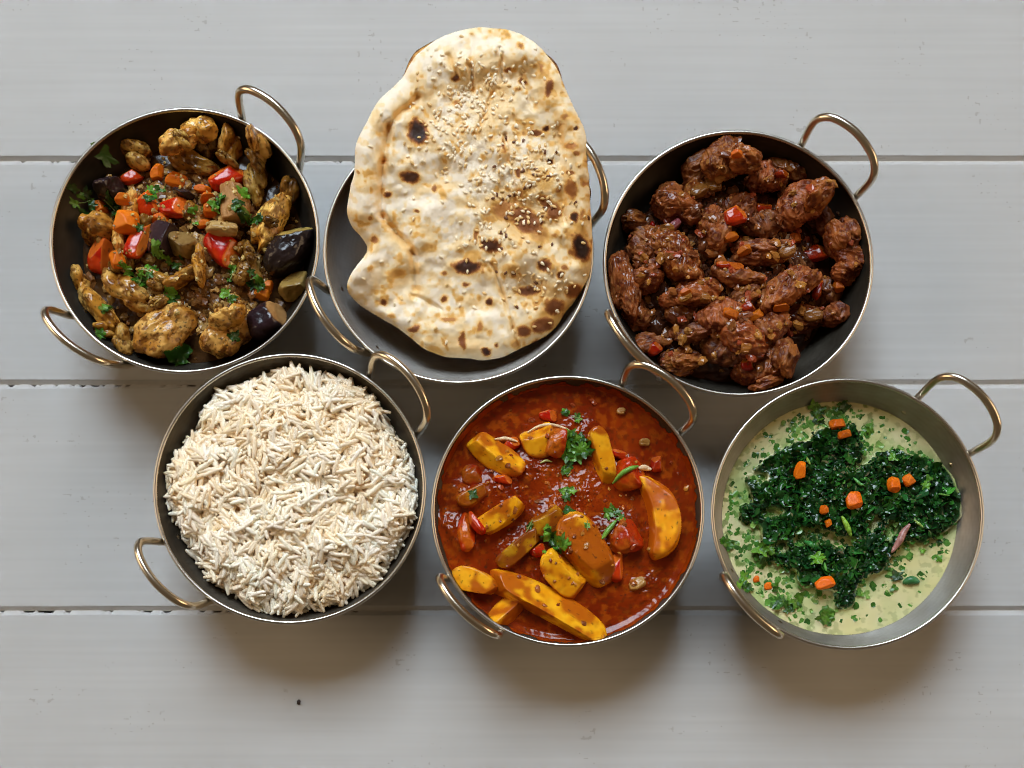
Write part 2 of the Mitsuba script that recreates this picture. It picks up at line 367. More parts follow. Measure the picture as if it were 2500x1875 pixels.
def piece(dish, name, phrase, cat, px, py, ha, hb, rot, kind, seed, c=None, lift=.45, sub=None, group=None, tone=1.0, tilt=None, bend=0.0, q=50, bsdf=None, col=None, cuts=None):
    """one lump of food: half sizes ha, hb in crop pixels, rot in degrees counter-clockwise as seen from above"""
    k = dish.k; a, b = M(k, ha), M(k, hb); rz = math.radians(rot); rs = np.random.RandomState(seed + 1000)
    c = c if c else .85 * min(a, b)
    if sub is None: sub = 5 if (a * b > (1.35e-4 if kind in ('beef', 'fold') else 1.7e-4) and tone >= .7) else 4
    K = KINDS[kind]
    v, f, d = lump_shape(a, b, c, seed, sub, **{**K['shape'], **({'cuts': cuts} if cuts is not None else {})})
    if bend: v[:, 1] += bend * b * ((v[:, 0] / a) ** 2 - .4)
    if 'fine' in K:
        n = normals(v, f); v = v + n * K['fine'](v, seed)[:, None]
    color = K['color'](v, d, seed, rs) if col is None else col(v, d, seed, rs)
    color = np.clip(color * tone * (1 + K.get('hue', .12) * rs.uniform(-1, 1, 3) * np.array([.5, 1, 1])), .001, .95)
    tl = tilt if tilt is not None else (rs.uniform(-1, 1) * K.get('tilt', 12), rs.uniform(-1, 1) * K.get('tilt', 12))
    v = v @ (rotz(rz) @ roty(math.radians(tl[0])) @ rotx(math.radians(tl[1]))).T
    pos = dish.at(px, py, a, b, rz, c, lift, q)
    v = v + pos
    rr = np.hypot(v[:, 0] - dish.c[0], v[:, 1] - dish.c[1])      # nothing goes through the wall
    lim = r_in(np.clip(v[:, 2], .004, RIM_Z)) - .0004
    over = (rr > lim) & (v[:, 2] < RIM_Z + .002)
    if over.any():
        s = lim[over] / rr[over]
        v[over, 0] = dish.c[0] + (v[over, 0] - dish.c[0]) * s; v[over, 1] = dish.c[1] + (v[over, 1] - dish.c[1]) * s
    dish.add(v)
    key = numbered(name)
    put(key, (v, f), bsdf or K['bsdf'], True, color)
    register(key, phrase, cat, dish.name, pos, a * b, group)
    return key

# colours of the kinds of food
def c_chicken(v, d, s, rs):
    n = fb(v * 120 + 5, 3, s); m = fb(v * 300, 3, s + 2)
    base = lerp((.68, .40, .100), (.46, .20, .026), sstep(.36, .60, n))
    base = lerp(base, np.array([.17, .055, .006]), .88 * sstep(.50, .64, m))
    base = lerp(base, np.array([.30, .14, .03]), .5 * speckle(v, s + 9, 520, .80))
    return lerp(base, np.array([.05, .022, .008]), .85 * speckle(v, s + 8, 1000, .76))
def f_chicken(v, s):
    q = v @ rotz((s % 5 - 2) * .12).T + .0022 * np.stack([vn(v * 160, s + k) for k in range(3)], 1)
    return .0012 * (fb(v * 190, 2, s) - .5) + .00042 * (ridge(q * np.array([60, 240, 240]), s + 4) - .55) + .00025 * (ridge(q * np.array([150, 760, 760]), s + 5) - .5) + .0003 * (vn(v * 900, s + 6) - .5)
def c_beef(v, d, s, rs):
    n = fb(v * 210 + 3, 3, s); g = fb(v * 560, 2, s + 4)
    base = lerp((.29, .080, .018), (.115, .021, .004), sstep(.36, .64, n))
    base = lerp(base, np.array([.36, .135, .036]), .7 * sstep(.56, .72, g))
    return lerp(base, np.array([.34, .12, .02]), .6 * speckle(v, s + 8, 620, .86))
def f_beef(v, s):
    q = v @ rotz(s * 1.7).T + .0016 * np.stack([vn(v * 300, s + k) for k in range(3)], 1)
    return .0017 * (ridge(q * np.array([70, 400, 400]), s) ** 1.5 - .5) + .0011 * (ridge(q * np.array([220, 800, 800]), s + 6) - .5) + .0016 * (fb(v * 150, 2, s + 9) - .5)
def c_skin(v, d, s, rs):
    n = fb(v * 160, 3, s)
    return lerp(lerp((.010, .006, .009), (.030, .015, .016), n), lerp((.46, .28, .09), (.26, .13, .035), n), CUT)
def c_red(v, d, s, rs):
    n = fb(v * 130, 2, s)
    base = lerp((.50, .012, .002), (.56, .040, .003), sstep(.4, .65, n))
    base = lerp(base, np.array([.72, .17, .016]), .8 * CUT)
    return lerp(base, np.array([.16, .05, .02]), .7 * speckle(v, s + 4, 700, .84))
def c_saucy(v, d, s, rs):
    n = fb(v * 130, 3, s)
    return lerp(lerp((.34, .022, .002), (.40, .075, .004), sstep(.38, .6, n)), np.array([.09, .03, .012]), .7 * speckle(v, s + 4, 800, .84))
def c_carrot(v, d, s, rs):
    n = fb(v * 260, 2, s); return lerp(lerp((.78, .20, .004), (.66, .11, .002), n), np.array([.25, .07, .02]), .5 * speckle(v, s + 2, 800, .84))
def c_wedge(v, d, s, rs):
    n = fb(v * 95 + 2, 3, s); m = fb(v * 260, 2, s + 4)
    base = lerp((.84, .40, .012), (.76, .29, .005), sstep(.35, .7, m))
    base = lerp(base, np.array([.42, .085, .003]), .95 * sstep(.38, .55, n))
    return lerp(base, np.array([.07, .03, .012]), .75 * speckle(v, s + 8, 880, .86))
def c_onion(v, d, s, rs): return lerp((.60, .42, .18), (.46, .25, .07), fb(v * 260, 2, s))
def c_purple(v, d, s, rs): return lerp((.26, .05, .07), (.38, .13, .12), fb(v * 260, 2, s))
CHIP = [((0, 0, 1), .74), ((.8, .2, .5), .80), ((-.7, .5, .3), .82), ((.2, -.9, .3), .84), ((.1, .8, .45), .82)]
KINDS = {
    'chicken': dict(shape=dict(lobes=5, spread=.62, low=.32, lf=1.9, bumps=.10, bf=5, cuts=[((.15, .35, .9), .66), ((-.75, .35, .45), .74), ((.5, -.75, .45), .76), ((.8, .3, .2), .84)]), fine=f_chicken, color=c_chicken, bsdf='meat_wet', tilt=14, hue=.04),
    'fold': dict(shape=dict(lobes=7, spread=.78, sharp=34.0, rr=(.34, .56), low=.22, lf=1.6, bumps=.06, bf=5), fine=f_chicken, color=c_chicken, bsdf='meat_wet', tilt=12, hue=.04),
    'beef': dict(shape=dict(lobes=6, spread=.60, low=.26, lf=1.5, bumps=.08, bf=3, cuts=[((.1, .3, .95), .70), ((-.7, .4, .5), .76), ((.6, -.6, .5), .78), ((-.2, .9, .3), .82)]), fine=f_beef, color=c_beef, bsdf='meat', tilt=18, hue=.09),
    'aubergine': dict(shape=dict(p=2.5, low=.20, bumps=.07, cuts=[((.1, .55, .8), .66), ((-.6, -.5, .5), .80)]), fine=lambda v, s: .0012 * (fb(v * 210, 3, s) - .5) + .0004 * (ridge(v * 420, s) - .5), color=c_skin, bsdf='meat_wet', tilt=8),
    'pepper': dict(shape=dict(p=3.6, low=.14, bumps=.05, cuts=[((.85, .2, .35), .66), ((-.5, .75, .3), .80)]), fine=lambda v, s: .0006 * (fb(v * 350, 2, s) - .5), color=c_red, bsdf='gloss', tilt=22),
    'saucy': dict(shape=dict(p=3.0, low=.2, bumps=.08, cuts=[((.85, .2, .35), .70), ((-.5, .75, .3), .78)]), fine=lambda v, s: .0012 * (fb(v * 300, 3, s) - .5), color=c_saucy, bsdf='meat_wet', tilt=16),
    'carrot': dict(shape=dict(p=5, low=.10, bumps=.03, cuts=CHIP), fine=lambda v, s: .0003 * (fb(v * 500, 2, s) - .5), color=c_carrot, bsdf='meat', tilt=26),
    'wedge': dict(shape=dict(p=2.9, low=.12, lf=1.0, bumps=.04), fine=lambda v, s: .0007 * (fb(v * 160, 3, s) - .5), color=c_wedge, bsdf='meat_wet', tilt=6, hue=.03),
    'onion': dict(shape=dict(p=3.0, low=.2, bumps=.10, cuts=[((0, .3, 1), .6)]), fine=lambda v, s: .0006 * (ridge(v * np.array([200, 900, 300]), s) - .5), color=c_onion, bsdf='gloss', tilt=15, hue=.03),
    'purple': dict(shape=dict(p=3, low=.16, bumps=.08), color=c_purple, bsdf='gloss', tilt=10),
}

def pool(dish, zfun, colfun, bsdf, name, phrase, cat, label, nr=110, na=420, zs=.04):
    """the body of a dish as a surface that reaches the wall all round"""
    a = np.arange(na) * 2 * np.pi / na; s = np.linspace(0, 1, nr) ** .85
    R = float(r_in(zs))
    r = s[:, None] * R * np.ones(na); x, y = dish.c[0] + r * np.cos(a), dish.c[1] + r * np.sin(a)
    z = zfun(x, y, r / R)
    lim = r_in(z) - .0002; r2 = np.minimum(r * (lim / R), lim); x, y = dish.c[0] + r2 * np.cos(a), dish.c[1] + r2 * np.sin(a)
    v = np.stack([x, y, z], -1).reshape(-1, 3); f = grid_faces(nr, na, True)
    put(name, (v, f), bsdf, True, np.clip(colfun(v), .001, .95))
    g = zfun(dish.X, dish.Y, np.minimum(dish.r / R, 1)); m = dish.r < R
    dish.H[m] = np.maximum(dish.H[m], g[m])
    tag(name, label, cat)

def smear(dish, key, col, spans, bsdf, seed=0, off=.0003):
    """thin dried film of sauce on the wall above the food: spans of (angle from, angle to, height from, height to, cover)"""
    parts = []
    for a0, a1, z0, z1, cover in spans:
        na, nz = int(abs(a1 - a0) * 3) + 2, 26
        A, Z = np.meshgrid(np.radians(np.linspace(a0, a1, na)), np.linspace(z0, z1, nz), indexing='ij'); R = r_in(Z) - off
        v = np.stack([dish.c[0] + R * np.cos(A), dish.c[1] + R * np.sin(A), Z], -1).reshape(-1, 3)
        up = ((Z - z0) / (z1 - z0)).ravel(); ed = np.minimum((A - A.min()), (A.max() - A)).ravel()
        m = fb(v * np.array([150, 150, 90]), 3, seed) + .35 * (1 - up) - .16 - .30 * (1 - sstep(0, .12, ed)) > 1 - cover
        f = grid_faces(na, nz); f = f[m[f].all(1)]; parts.append((v, f, np.tile(np.array(col, float), (len(v), 1)) * (.7 + .6 * fb(v * 300, 2, seed + 1))[:, None]))
    v, f, c = join(parts); used = np.unique(f); ix = np.zeros(len(v), int); ix[used] = np.arange(len(used))
    put(key, (v[used], ix[f]), bsdf, True, np.clip(c[used], .001, .9)); labels[key] = {'kind': 'stuff'}
def bits(dish, n, seed, cols, size, region, name, label, cat, sub=1, flat=.6, bsdf='meat_wet', sink=.3, long=1.8):
    rs = np.random.RandomState(seed); d0, f0 = ico(sub); parts = []
    while len(parts) < n:
        r = .068 * math.sqrt(rs.rand()); t = rs.rand() * 2 * math.pi
        x, y = dish.c[0] + r * math.cos(t), dish.c[1] + r * math.sin(t)
        if rs.rand() > region(x, y): continue
        s = size[0] + (size[1] - size[0]) * rs.rand() ** 2
        sh = d0 * (1 + 1.1 * (vn(d0 * 1.6 + rs.rand(3) * 50, 1)[:, None] - .5) + .3 * (rs.rand(len(d0), 1) - .5)) * np.array([s * rs.uniform(1, long), s, s * flat]) / 2
        z = float(dish.h(x, y))
        v = sh @ (rotz(rs.rand() * 6.3) @ roty(rs.uniform(-.5, .5)) @ rotx(rs.uniform(-.5, .5))).T + np.array([x, y, z + s * flat * (.5 - sink)])
        if np.hypot(v[:, 0] - dish.c[0], v[:, 1] - dish.c[1]).max() > float(r_in(z)) - .0005: continue
        c = np.array(cols[rs.randint(len(cols))]) * rs.uniform(.75, 1.2)
        parts.append((v, f0, np.tile(np.clip(c, .001, .9), (len(v), 1))))
    v, f, c = join(parts)
    put(name, (v, f), bsdf, False, c)
    tag(name, label, cat, kind='stuff')

def leaf_patch(size, rs, lobes=3, teeth=9, rings=5, na=36, crumple=.3):
    a = np.arange(na) * 2 * np.pi / na
    R = (.74 + .20 * np.cos(lobes * a + rs.rand() * 6) + .09 * np.cos(teeth * a + rs.rand() * 6)) * (1 + .25 * (rs.rand() - .5))
    s = np.linspace(0.02, 1, rings)[:, None]
    x, y = s * R * np.cos(a) * size / 2 * rs.uniform(.9, 1.4), s * R * np.sin(a) * size / 2
    q = np.stack([x / size * 2.2, y / size * 2.2, 0 * x], -1)
    z = crumple * size * (fb(q + rs.rand(3) * 40, 2) - .5) + .10 * size * s ** 2 * np.cos(2 * a + rs.rand() * 6)
    return np.stack([x, y, z], -1).reshape(-1, 3), grid_faces(rings, na, True)
GREENS = [(.085, .24, .014), (.045, .15, .010), (.024, .095, .010), (.14, .33, .028)]
def herb(dish, px, py, spread, n, seed, phrase, dark=0.0, size=(22, 48), stems=1, group='chopped herbs on the food', name='parsley_sprig', crumple=.35):
    """chopped parsley: leaves and stems that lie on what is below them"""
    rs = np.random.RandomState(seed); k = dish.k; sx, sy = SRC(k, px, py); key = numbered(name)
    x0, y0 = (float(q) for q in P(sx, sy, .046)); z0 = float(dish.h(x0, y0)); x0, y0 = (float(q) for q in P(sx, sy, z0 + .001))
    for i in range(n):
        a = rs.rand() * 6.3; r = M(k, spread) * math.sqrt(rs.rand()) if n > 1 else 0
        x, y = x0 + r * math.cos(a), y0 + r * math.sin(a)
        s = 1.35 * M(k, rs.uniform(*size))
        v, f = leaf_patch(s, rs, rs.randint(3, 6), rs.randint(7, 13), crumple=crumple)
        v = v @ (rotz(rs.rand() * 6.3) @ rotx(rs.uniform(-.5, .5) if n > 1 else 0)).T
        h = dish.h(v[:, 0] + x, v[:, 1] + y)
        v = v + np.stack([np.full(len(v), x), np.full(len(v), y), .6 * h + .4 * np.percentile(h, 60) + .0009 + .0002 * i], 1)
        g = np.array(GREENS[rs.randint(4)]) * (1 - .72 * dark) * rs.uniform(.8, 1.2)
        vein = vn(v * 900, seed)[:, None]
        put(child(key, 'leaf'), (v, f), 'leaf', True, np.clip(g * (.75 + .5 * vein), .002, .9))
    for i in range(stems):
        a = rs.rand() * 6.3; L = M(k, rs.uniform(40, 75)); t = np.linspace(-.5, .5, 9)
        x, y = x0 + t * L * math.cos(a) + .12 * L * (t * t) * math.sin(a), y0 + t * L * math.sin(a)
        z = np.maximum(gaussian_filter(dish.h(x, y), 2), dish.h(x, y).mean()) + .0012
        v, f = tube(np.stack([x, y, z], 1), M(k, 3.6) * np.linspace(1, .7, 9), 7)
        put(child(key, 'stem'), (v, f), 'leaf', True, np.tile(np.array([.22, .30, .07]) * (1 - .5 * dark), (len(v), 1)))
    register(key, phrase, 'parsley', dish.name, (x0, y0), 0, group)
# ------------------------------------------------------------------ flatbread
def nx_(x, y): return SRC(2, x, y)
OUT = [(500,195),(560,130),(640,85),(720,60),(800,48),(900,55),(980,80),(1050,125),(1110,185),(1150,270),(1190,360),(1235,450),(1262,520),(1270,620),(1275,700),(1282,800),(1290,900),(1288,1000),(1290,1090),(1265,1170),(1230,1230),(1175,1310),(1120,1380),(1050,1430),(965,1465),(900,1505),(830,1512),(740,1510),(650,1500),(575,1480),(510,1430),(440,1380),(370,1335),(300,1290),(245,1250),(210,1205),(225,1150),(258,1090),(302,1022),(262,962),(225,910),(212,850),(215,790),(235,720),(245,640),(250,560),(290,480),(330,400),(400,320),(470,245)]
PUFF = [(295,640,70,240,4.2),(270,860,60,90,3),(290,1130,95,110,4.5),(380,410,110,100,3.4),(600,250,95,110,3.6),(720,190,80,100,3.2),(835,190,80,100,3.6),(1000,170,95,90,4.6),(1110,300,60,90,3),(1180,430,60,90,3),(1225,650,50,190,2.8),(1240,900,45,140,2.2),(500,1340,130,60,1.8),(700,1400,190,80,2.2),(960,1350,90,90,2),(1150,1150,80,90,2.4),(600,560,110,90,1.5),(860,560,60,110,1.6),(800,470,80,60,1.3),(450,640,70,50,1.2),(640,860,160,110,1.0),(540,1000,110,70,1.6),(960,1050,90,90,1.7),(1010,720,110,80,1.2),(690,1080,130,70,1.3)]
DENT = [(760,620,330,330,-1.6),(430,850,70,110,-2.2),(960,880,150,110,-1.8),(1080,620,80,90,-1.5),(700,300,150,60,-1.4),(470,1180,50,60,-1.4),(1000,1220,120,70,-1.5),(640,700,80,60,-1.0)]
CREASE = [((395,470),(372,640),2.0,15),((372,640),(368,880),2.6,15),((368,880),(500,1040),2.4,16),((500,1040),(520,1200),1.6,14),((520,360),(395,480),1.9,15),((760,80),(760,250),1.4,8),((885,140),(900,290),1.8,9),((745,215),(770,320),1.6,11),((905,520),(925,640),1.6,9),((850,1090),(945,1380),1.2,9),((945,1380),(965,1460),1.0,9),((985,260),(1040,400),1.3,12),((1150,480),(1165,900),1.4,16),((660,170),(690,260),1.0,10),((860,330),(780,520),1.0,10),((930,690),(960,820),1.1,11),((500,1230),(620,1290),1.0,12)]
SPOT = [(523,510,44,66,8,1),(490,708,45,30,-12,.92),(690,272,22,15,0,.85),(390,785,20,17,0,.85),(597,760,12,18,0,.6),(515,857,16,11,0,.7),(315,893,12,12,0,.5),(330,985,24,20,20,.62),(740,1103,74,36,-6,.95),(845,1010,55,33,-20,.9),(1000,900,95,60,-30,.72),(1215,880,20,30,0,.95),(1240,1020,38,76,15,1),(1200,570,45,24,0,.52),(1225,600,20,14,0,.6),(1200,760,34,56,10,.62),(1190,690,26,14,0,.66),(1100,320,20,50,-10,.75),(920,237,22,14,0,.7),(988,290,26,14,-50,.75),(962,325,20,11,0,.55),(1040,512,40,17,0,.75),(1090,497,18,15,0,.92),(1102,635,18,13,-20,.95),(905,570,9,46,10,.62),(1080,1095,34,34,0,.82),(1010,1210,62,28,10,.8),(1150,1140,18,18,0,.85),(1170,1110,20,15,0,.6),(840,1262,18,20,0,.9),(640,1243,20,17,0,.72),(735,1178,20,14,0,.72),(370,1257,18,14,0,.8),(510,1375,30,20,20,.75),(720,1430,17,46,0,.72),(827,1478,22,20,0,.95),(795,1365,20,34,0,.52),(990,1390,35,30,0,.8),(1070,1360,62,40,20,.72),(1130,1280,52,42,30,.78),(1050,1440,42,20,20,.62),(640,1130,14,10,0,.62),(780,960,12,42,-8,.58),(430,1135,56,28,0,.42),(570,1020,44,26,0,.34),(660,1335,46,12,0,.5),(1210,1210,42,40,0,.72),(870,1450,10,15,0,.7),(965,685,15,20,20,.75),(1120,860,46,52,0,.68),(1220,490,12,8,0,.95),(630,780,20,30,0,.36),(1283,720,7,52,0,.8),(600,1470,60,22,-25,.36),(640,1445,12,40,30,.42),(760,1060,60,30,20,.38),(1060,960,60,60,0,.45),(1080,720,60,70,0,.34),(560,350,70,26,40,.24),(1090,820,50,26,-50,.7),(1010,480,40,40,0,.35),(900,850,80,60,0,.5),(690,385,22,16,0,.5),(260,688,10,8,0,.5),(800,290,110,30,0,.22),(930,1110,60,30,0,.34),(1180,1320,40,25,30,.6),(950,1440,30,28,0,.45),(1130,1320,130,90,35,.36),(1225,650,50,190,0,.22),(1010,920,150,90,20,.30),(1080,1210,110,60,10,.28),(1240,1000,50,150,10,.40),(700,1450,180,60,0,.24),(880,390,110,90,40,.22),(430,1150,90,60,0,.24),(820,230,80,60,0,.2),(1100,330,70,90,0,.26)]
_r = np.random.RandomState(404)
BLISTER = [(_r.uniform(300, 1230), _r.uniform(120, 1440), _r.uniform(12, 34), _r.uniform(.15, .7), _r.uniform(.15, .55)) for _ in range(60)]
BLISTER = [b for b in BLISTER if b[0] > 780 or b[1] > 1050 or b[2] < 15]
class Bread:
    def __init__(self, outline, cxy):
        o = np.array(outline, float); o = np.vstack([o, o[:1]])
        tck, _ = splprep(o.T, s=160, per=True)
        self.c = np.array(cxy, float); d = np.array(splev(np.linspace(0, 1, 3000), tck)).T - self.c
        a = np.arctan2(d[:, 1], d[:, 0]); r = np.hypot(d[:, 0], d[:, 1]); i = np.argsort(a)
        self.a, self.r = a[i], r[i] + 7 * (fb(np.stack([np.cos(a[i]) * 5 + 9, np.sin(a[i]) * 5 + 9, 0 * a], 1), 3, 77) - .5) + 5 * (vn(np.stack([np.cos(a[i]) * 14 + 20, np.sin(a[i]) * 14 + 20, 0 * a], 1), 78) - .5)
    def rad(self, a): return np.interp(a, self.a, self.r, period=2 * np.pi)
def bread_base(x, y):
    """height of the bread's underside: it leans out of the bowl over the far rim and the right rim"""
    return .0275 + .0325 * sstep(-.15, 1.0, (1500 - y) / 1100) + .0090 * sstep(650, 1290, x) * sstep(1480, 1000, y) + .003 * np.clip((440 - y) / 400, 0, 1)
def bread_top(x, y, e):
    """e: distance to the outline in crop pixels"""
    h = 0
    for px, py, rx, ry, am in PUFF + DENT: h = h + am * np.exp(-((x - px) / rx) ** 2 - ((y - py) / ry) ** 2)
    q = np.stack([x / 100, y / 100, 0 * x], -1)
    h = h + 3.4 * (fb(q * 1.1, 2, 3) - .5) + 1.1 * (fb(q * 2.6, 2, 8) - .5) + .16 * (vn(q * 9, 4) - .5) + .05 * (vn(q * 22, 6) - .5)
    wx = x + 26 * (fb(q * 1.4, 2, 51) - .5); wy = y + 26 * (fb(q * 1.4, 2, 52) - .5)
    for (x0, y0), (x1, y1), am, w in CREASE:
        dx, dy = x1 - x0, y1 - y0; t = np.clip(((wx - x0) * dx + (wy - y0) * dy) / (dx * dx + dy * dy), 0, 1)
        h = h - am * np.exp(-(np.hypot(wx - x0 - t * dx, wy - y0 - t * dy) / w) ** 2)
    for bx, by, br, ba, bt in BLISTER: h = h + ba * np.exp(-(((wx - bx) ** 2 + (wy - by) ** 2) / br ** 2) ** 1.5)
    t = np.clip(e / 46, 0, 1)
    return (.0048 + .00150 * h) * np.sqrt(np.maximum(1 - (1 - t) ** 2, 0))
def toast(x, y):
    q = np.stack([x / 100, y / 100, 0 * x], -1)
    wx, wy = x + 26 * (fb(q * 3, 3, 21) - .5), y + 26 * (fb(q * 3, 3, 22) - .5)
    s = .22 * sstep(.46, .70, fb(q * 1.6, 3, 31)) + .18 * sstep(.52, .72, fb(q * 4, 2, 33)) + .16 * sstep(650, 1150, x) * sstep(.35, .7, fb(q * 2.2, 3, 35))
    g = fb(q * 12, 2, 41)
    for (x0, y0), (x1, y1), am, w in CREASE:      # butter in the folds, with the warm light bounced there painted in
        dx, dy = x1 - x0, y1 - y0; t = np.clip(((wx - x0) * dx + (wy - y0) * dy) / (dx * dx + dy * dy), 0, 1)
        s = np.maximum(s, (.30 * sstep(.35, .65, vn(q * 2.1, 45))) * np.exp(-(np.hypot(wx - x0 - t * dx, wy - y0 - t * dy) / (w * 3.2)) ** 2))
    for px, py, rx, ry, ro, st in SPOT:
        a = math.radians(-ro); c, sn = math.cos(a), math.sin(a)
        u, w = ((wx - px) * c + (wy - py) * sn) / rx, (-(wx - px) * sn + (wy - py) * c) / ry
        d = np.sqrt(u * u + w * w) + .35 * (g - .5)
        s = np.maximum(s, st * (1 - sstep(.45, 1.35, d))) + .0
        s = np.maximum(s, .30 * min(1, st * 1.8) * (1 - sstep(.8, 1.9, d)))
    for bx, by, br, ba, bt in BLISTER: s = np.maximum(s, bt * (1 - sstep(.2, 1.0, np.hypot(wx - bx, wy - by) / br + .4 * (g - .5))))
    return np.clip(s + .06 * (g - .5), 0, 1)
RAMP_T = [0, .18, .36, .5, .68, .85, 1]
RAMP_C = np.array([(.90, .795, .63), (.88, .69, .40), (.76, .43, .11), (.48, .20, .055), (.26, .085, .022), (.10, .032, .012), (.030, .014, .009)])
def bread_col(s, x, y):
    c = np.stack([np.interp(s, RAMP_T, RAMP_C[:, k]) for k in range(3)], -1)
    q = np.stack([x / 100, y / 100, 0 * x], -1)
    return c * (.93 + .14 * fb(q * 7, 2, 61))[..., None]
def bread_mesh(B, thick, zoff, na, nr, brown=0.0):
    a = -np.pi + np.arange(na) * 2 * np.pi / na; s = 1 - (1 - np.linspace(0, 1, nr)) ** 1.35
    R = B.rad(a); r = s[:, None] * R
    x, y = B.c[0] + r * np.cos(a), B.c[1] + r * np.sin(a)
    e = (1 - s)[:, None] * R * .93
    zb = bread_base(x, y) + zoff
    zt = zb + thick * bread_top(x, y, e) + .0012 * thick
    X, Y = P(*nx_(x, y), zt)
    top = np.stack([X, Y, zt], -1)
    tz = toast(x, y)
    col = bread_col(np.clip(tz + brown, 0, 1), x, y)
    ss = s[::-6][1:]; R2 = (ss[:, None] * R); x2, y2 = B.c[0] + R2 * np.cos(a), B.c[1] + R2 * np.sin(a)
    e2 = (1 - ss)[:, None] * R * .93
    z2 = bread_base(x2, y2) + zoff - .0016 * np.sqrt(np.clip(e2 / 40, 0, 1)) * thick
    X2, Y2 = P(*nx_(x2, y2), z2)
    v = np.vstack([top.reshape(-1, 3), np.stack([X2, Y2, z2], -1).reshape(-1, 3)])
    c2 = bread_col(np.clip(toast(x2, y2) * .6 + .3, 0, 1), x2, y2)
    return v, grid_faces(nr + len(ss), na, True), np.vstack([col.reshape(-1, 3), c2.reshape(-1, 3)])
B1 = Bread(OUT, (760, 780))
v, f, c = bread_mesh(B1, 1.0, .0035, 860, 165)
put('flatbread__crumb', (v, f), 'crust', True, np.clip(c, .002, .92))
# the second bread below: a little larger where its browned edge peeps out, smaller elsewhere
o2 = []
for x, y in OUT:
    d = np.array([x - 760., y - 780.]); L = np.hypot(*d); a = math.degrees(math.atan2(-d[1], d[0]))
    g = -26 + 40 * math.exp(-((a - 112) / 14) ** 2) + 37 * math.exp(-((a - 56) / 9) ** 2) + 37 * math.exp(-((a - 2) / 8) ** 2)
    o2.append((760 + d[0] * (1 + g / L), 780 + d[1] * (1 + g / L)))
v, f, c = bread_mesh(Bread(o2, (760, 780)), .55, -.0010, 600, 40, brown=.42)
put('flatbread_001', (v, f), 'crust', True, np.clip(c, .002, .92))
tag('flatbread', 'large oval sesame flatbread with charred brown spots lying on top', 'bread')
tag('flatbread_001', 'second flatbread almost hidden under the sesame flatbread, only its browned edge showing', 'bread')
# sesame
def seed_mesh(nr=6, na=7):
    t = np.linspace(0, np.pi, nr); a = np.arange(na) * 2 * np.pi / na
    x = -np.cos(t)[:, None] * np.ones(na); w = (np.sin(t) * (1 - .28 * np.cos(t)))[:, None]
    return np.stack([x * .5, w * np.cos(a) * .29, w * np.sin(a) * .20], -1).reshape(-1, 3), grid_faces(nr, na, True)
sv, sf = seed_mesh()
SES = [(790,330,190,90,.9),(700,500,130,110,1),(790,660,150,100,1.2),(1050,640,130,120,1.2),(970,850,170,90,1.5),(870,1000,130,60,1),(1010,1170,150,80,.9),(640,220,120,60,.3),(1150,1230,80,80,.5),(880,250,150,80,.5)]
rs = np.random.RandomState(77); seeds = []
while len(seeds) < 620:
    x, y = rs.uniform(220, 1280), rs.uniform(60, 1490)
    d = sum(w * math.exp(-((x - a) / p) ** 2 - ((y - b) / q) ** 2) for a, b, p, q, w in SES) + .045
    a = math.atan2(y - 780, x - 760); e = float(B1.rad(a)) - math.hypot(x - 760, y - 780)
    if rs.rand() > d or e < 8: continue
    seeds.append((x, y, e * .93))
S = np.array(seeds)
def bread_z(x, y, e): return bread_base(x, y) + .0035 + bread_top(x, y, e) + .0012
z0 = bread_z(S[:, 0], S[:, 1], S[:, 2]); zx = bread_z(S[:, 0] + 6, S[:, 1], S[:, 2]); zy = bread_z(S[:, 0], S[:, 1] + 6, S[:, 2])
X, Y = P(*nx_(S[:, 0], S[:, 1]), z0); st = 6 * CROPS[2][2] * MPP
rest = []
for i in range(len(S)):
    n = np.array([-(zx[i] - z0[i]) / st, (zy[i] - z0[i]) / st, 1.0]); n /= np.linalg.norm(n)
    t = rs.rand() * 6.3; u = np.array([math.cos(t), math.sin(t), rs.uniform(-.2, .2)]); u -= n * (u @ n); u /= np.linalg.norm(u)
    L = .0026 * rs.uniform(.85, 1.15)
    v = (sv * L) @ np.stack([u, np.cross(n, u), n]) + np.array([X[i], Y[i], z0[i] + .00045])
    q = rs.rand() + (.25 if S[i, 0] > 850 and S[i, 1] > 500 else 0)
    col = (.90, .78, .56) if q < .72 else (.76, .52, .22) if q < 1.12 else (.16, .06, .025)
    c = np.tile(np.clip(np.array(col) * rs.uniform(.92, 1.05), 0, .95), (len(v), 1))
    if i < 300: put(child('flatbread', 'sesame_seed'), (v, sf), 'grain_skin', True, c)
    else: rest.append((v, sf, c))
v, f, c = join(rest); put('flatbread__sesame_topping', (v, f), 'grain_skin', True, c); labels['flatbread__sesame_topping'] = {'kind': 'stuff'}

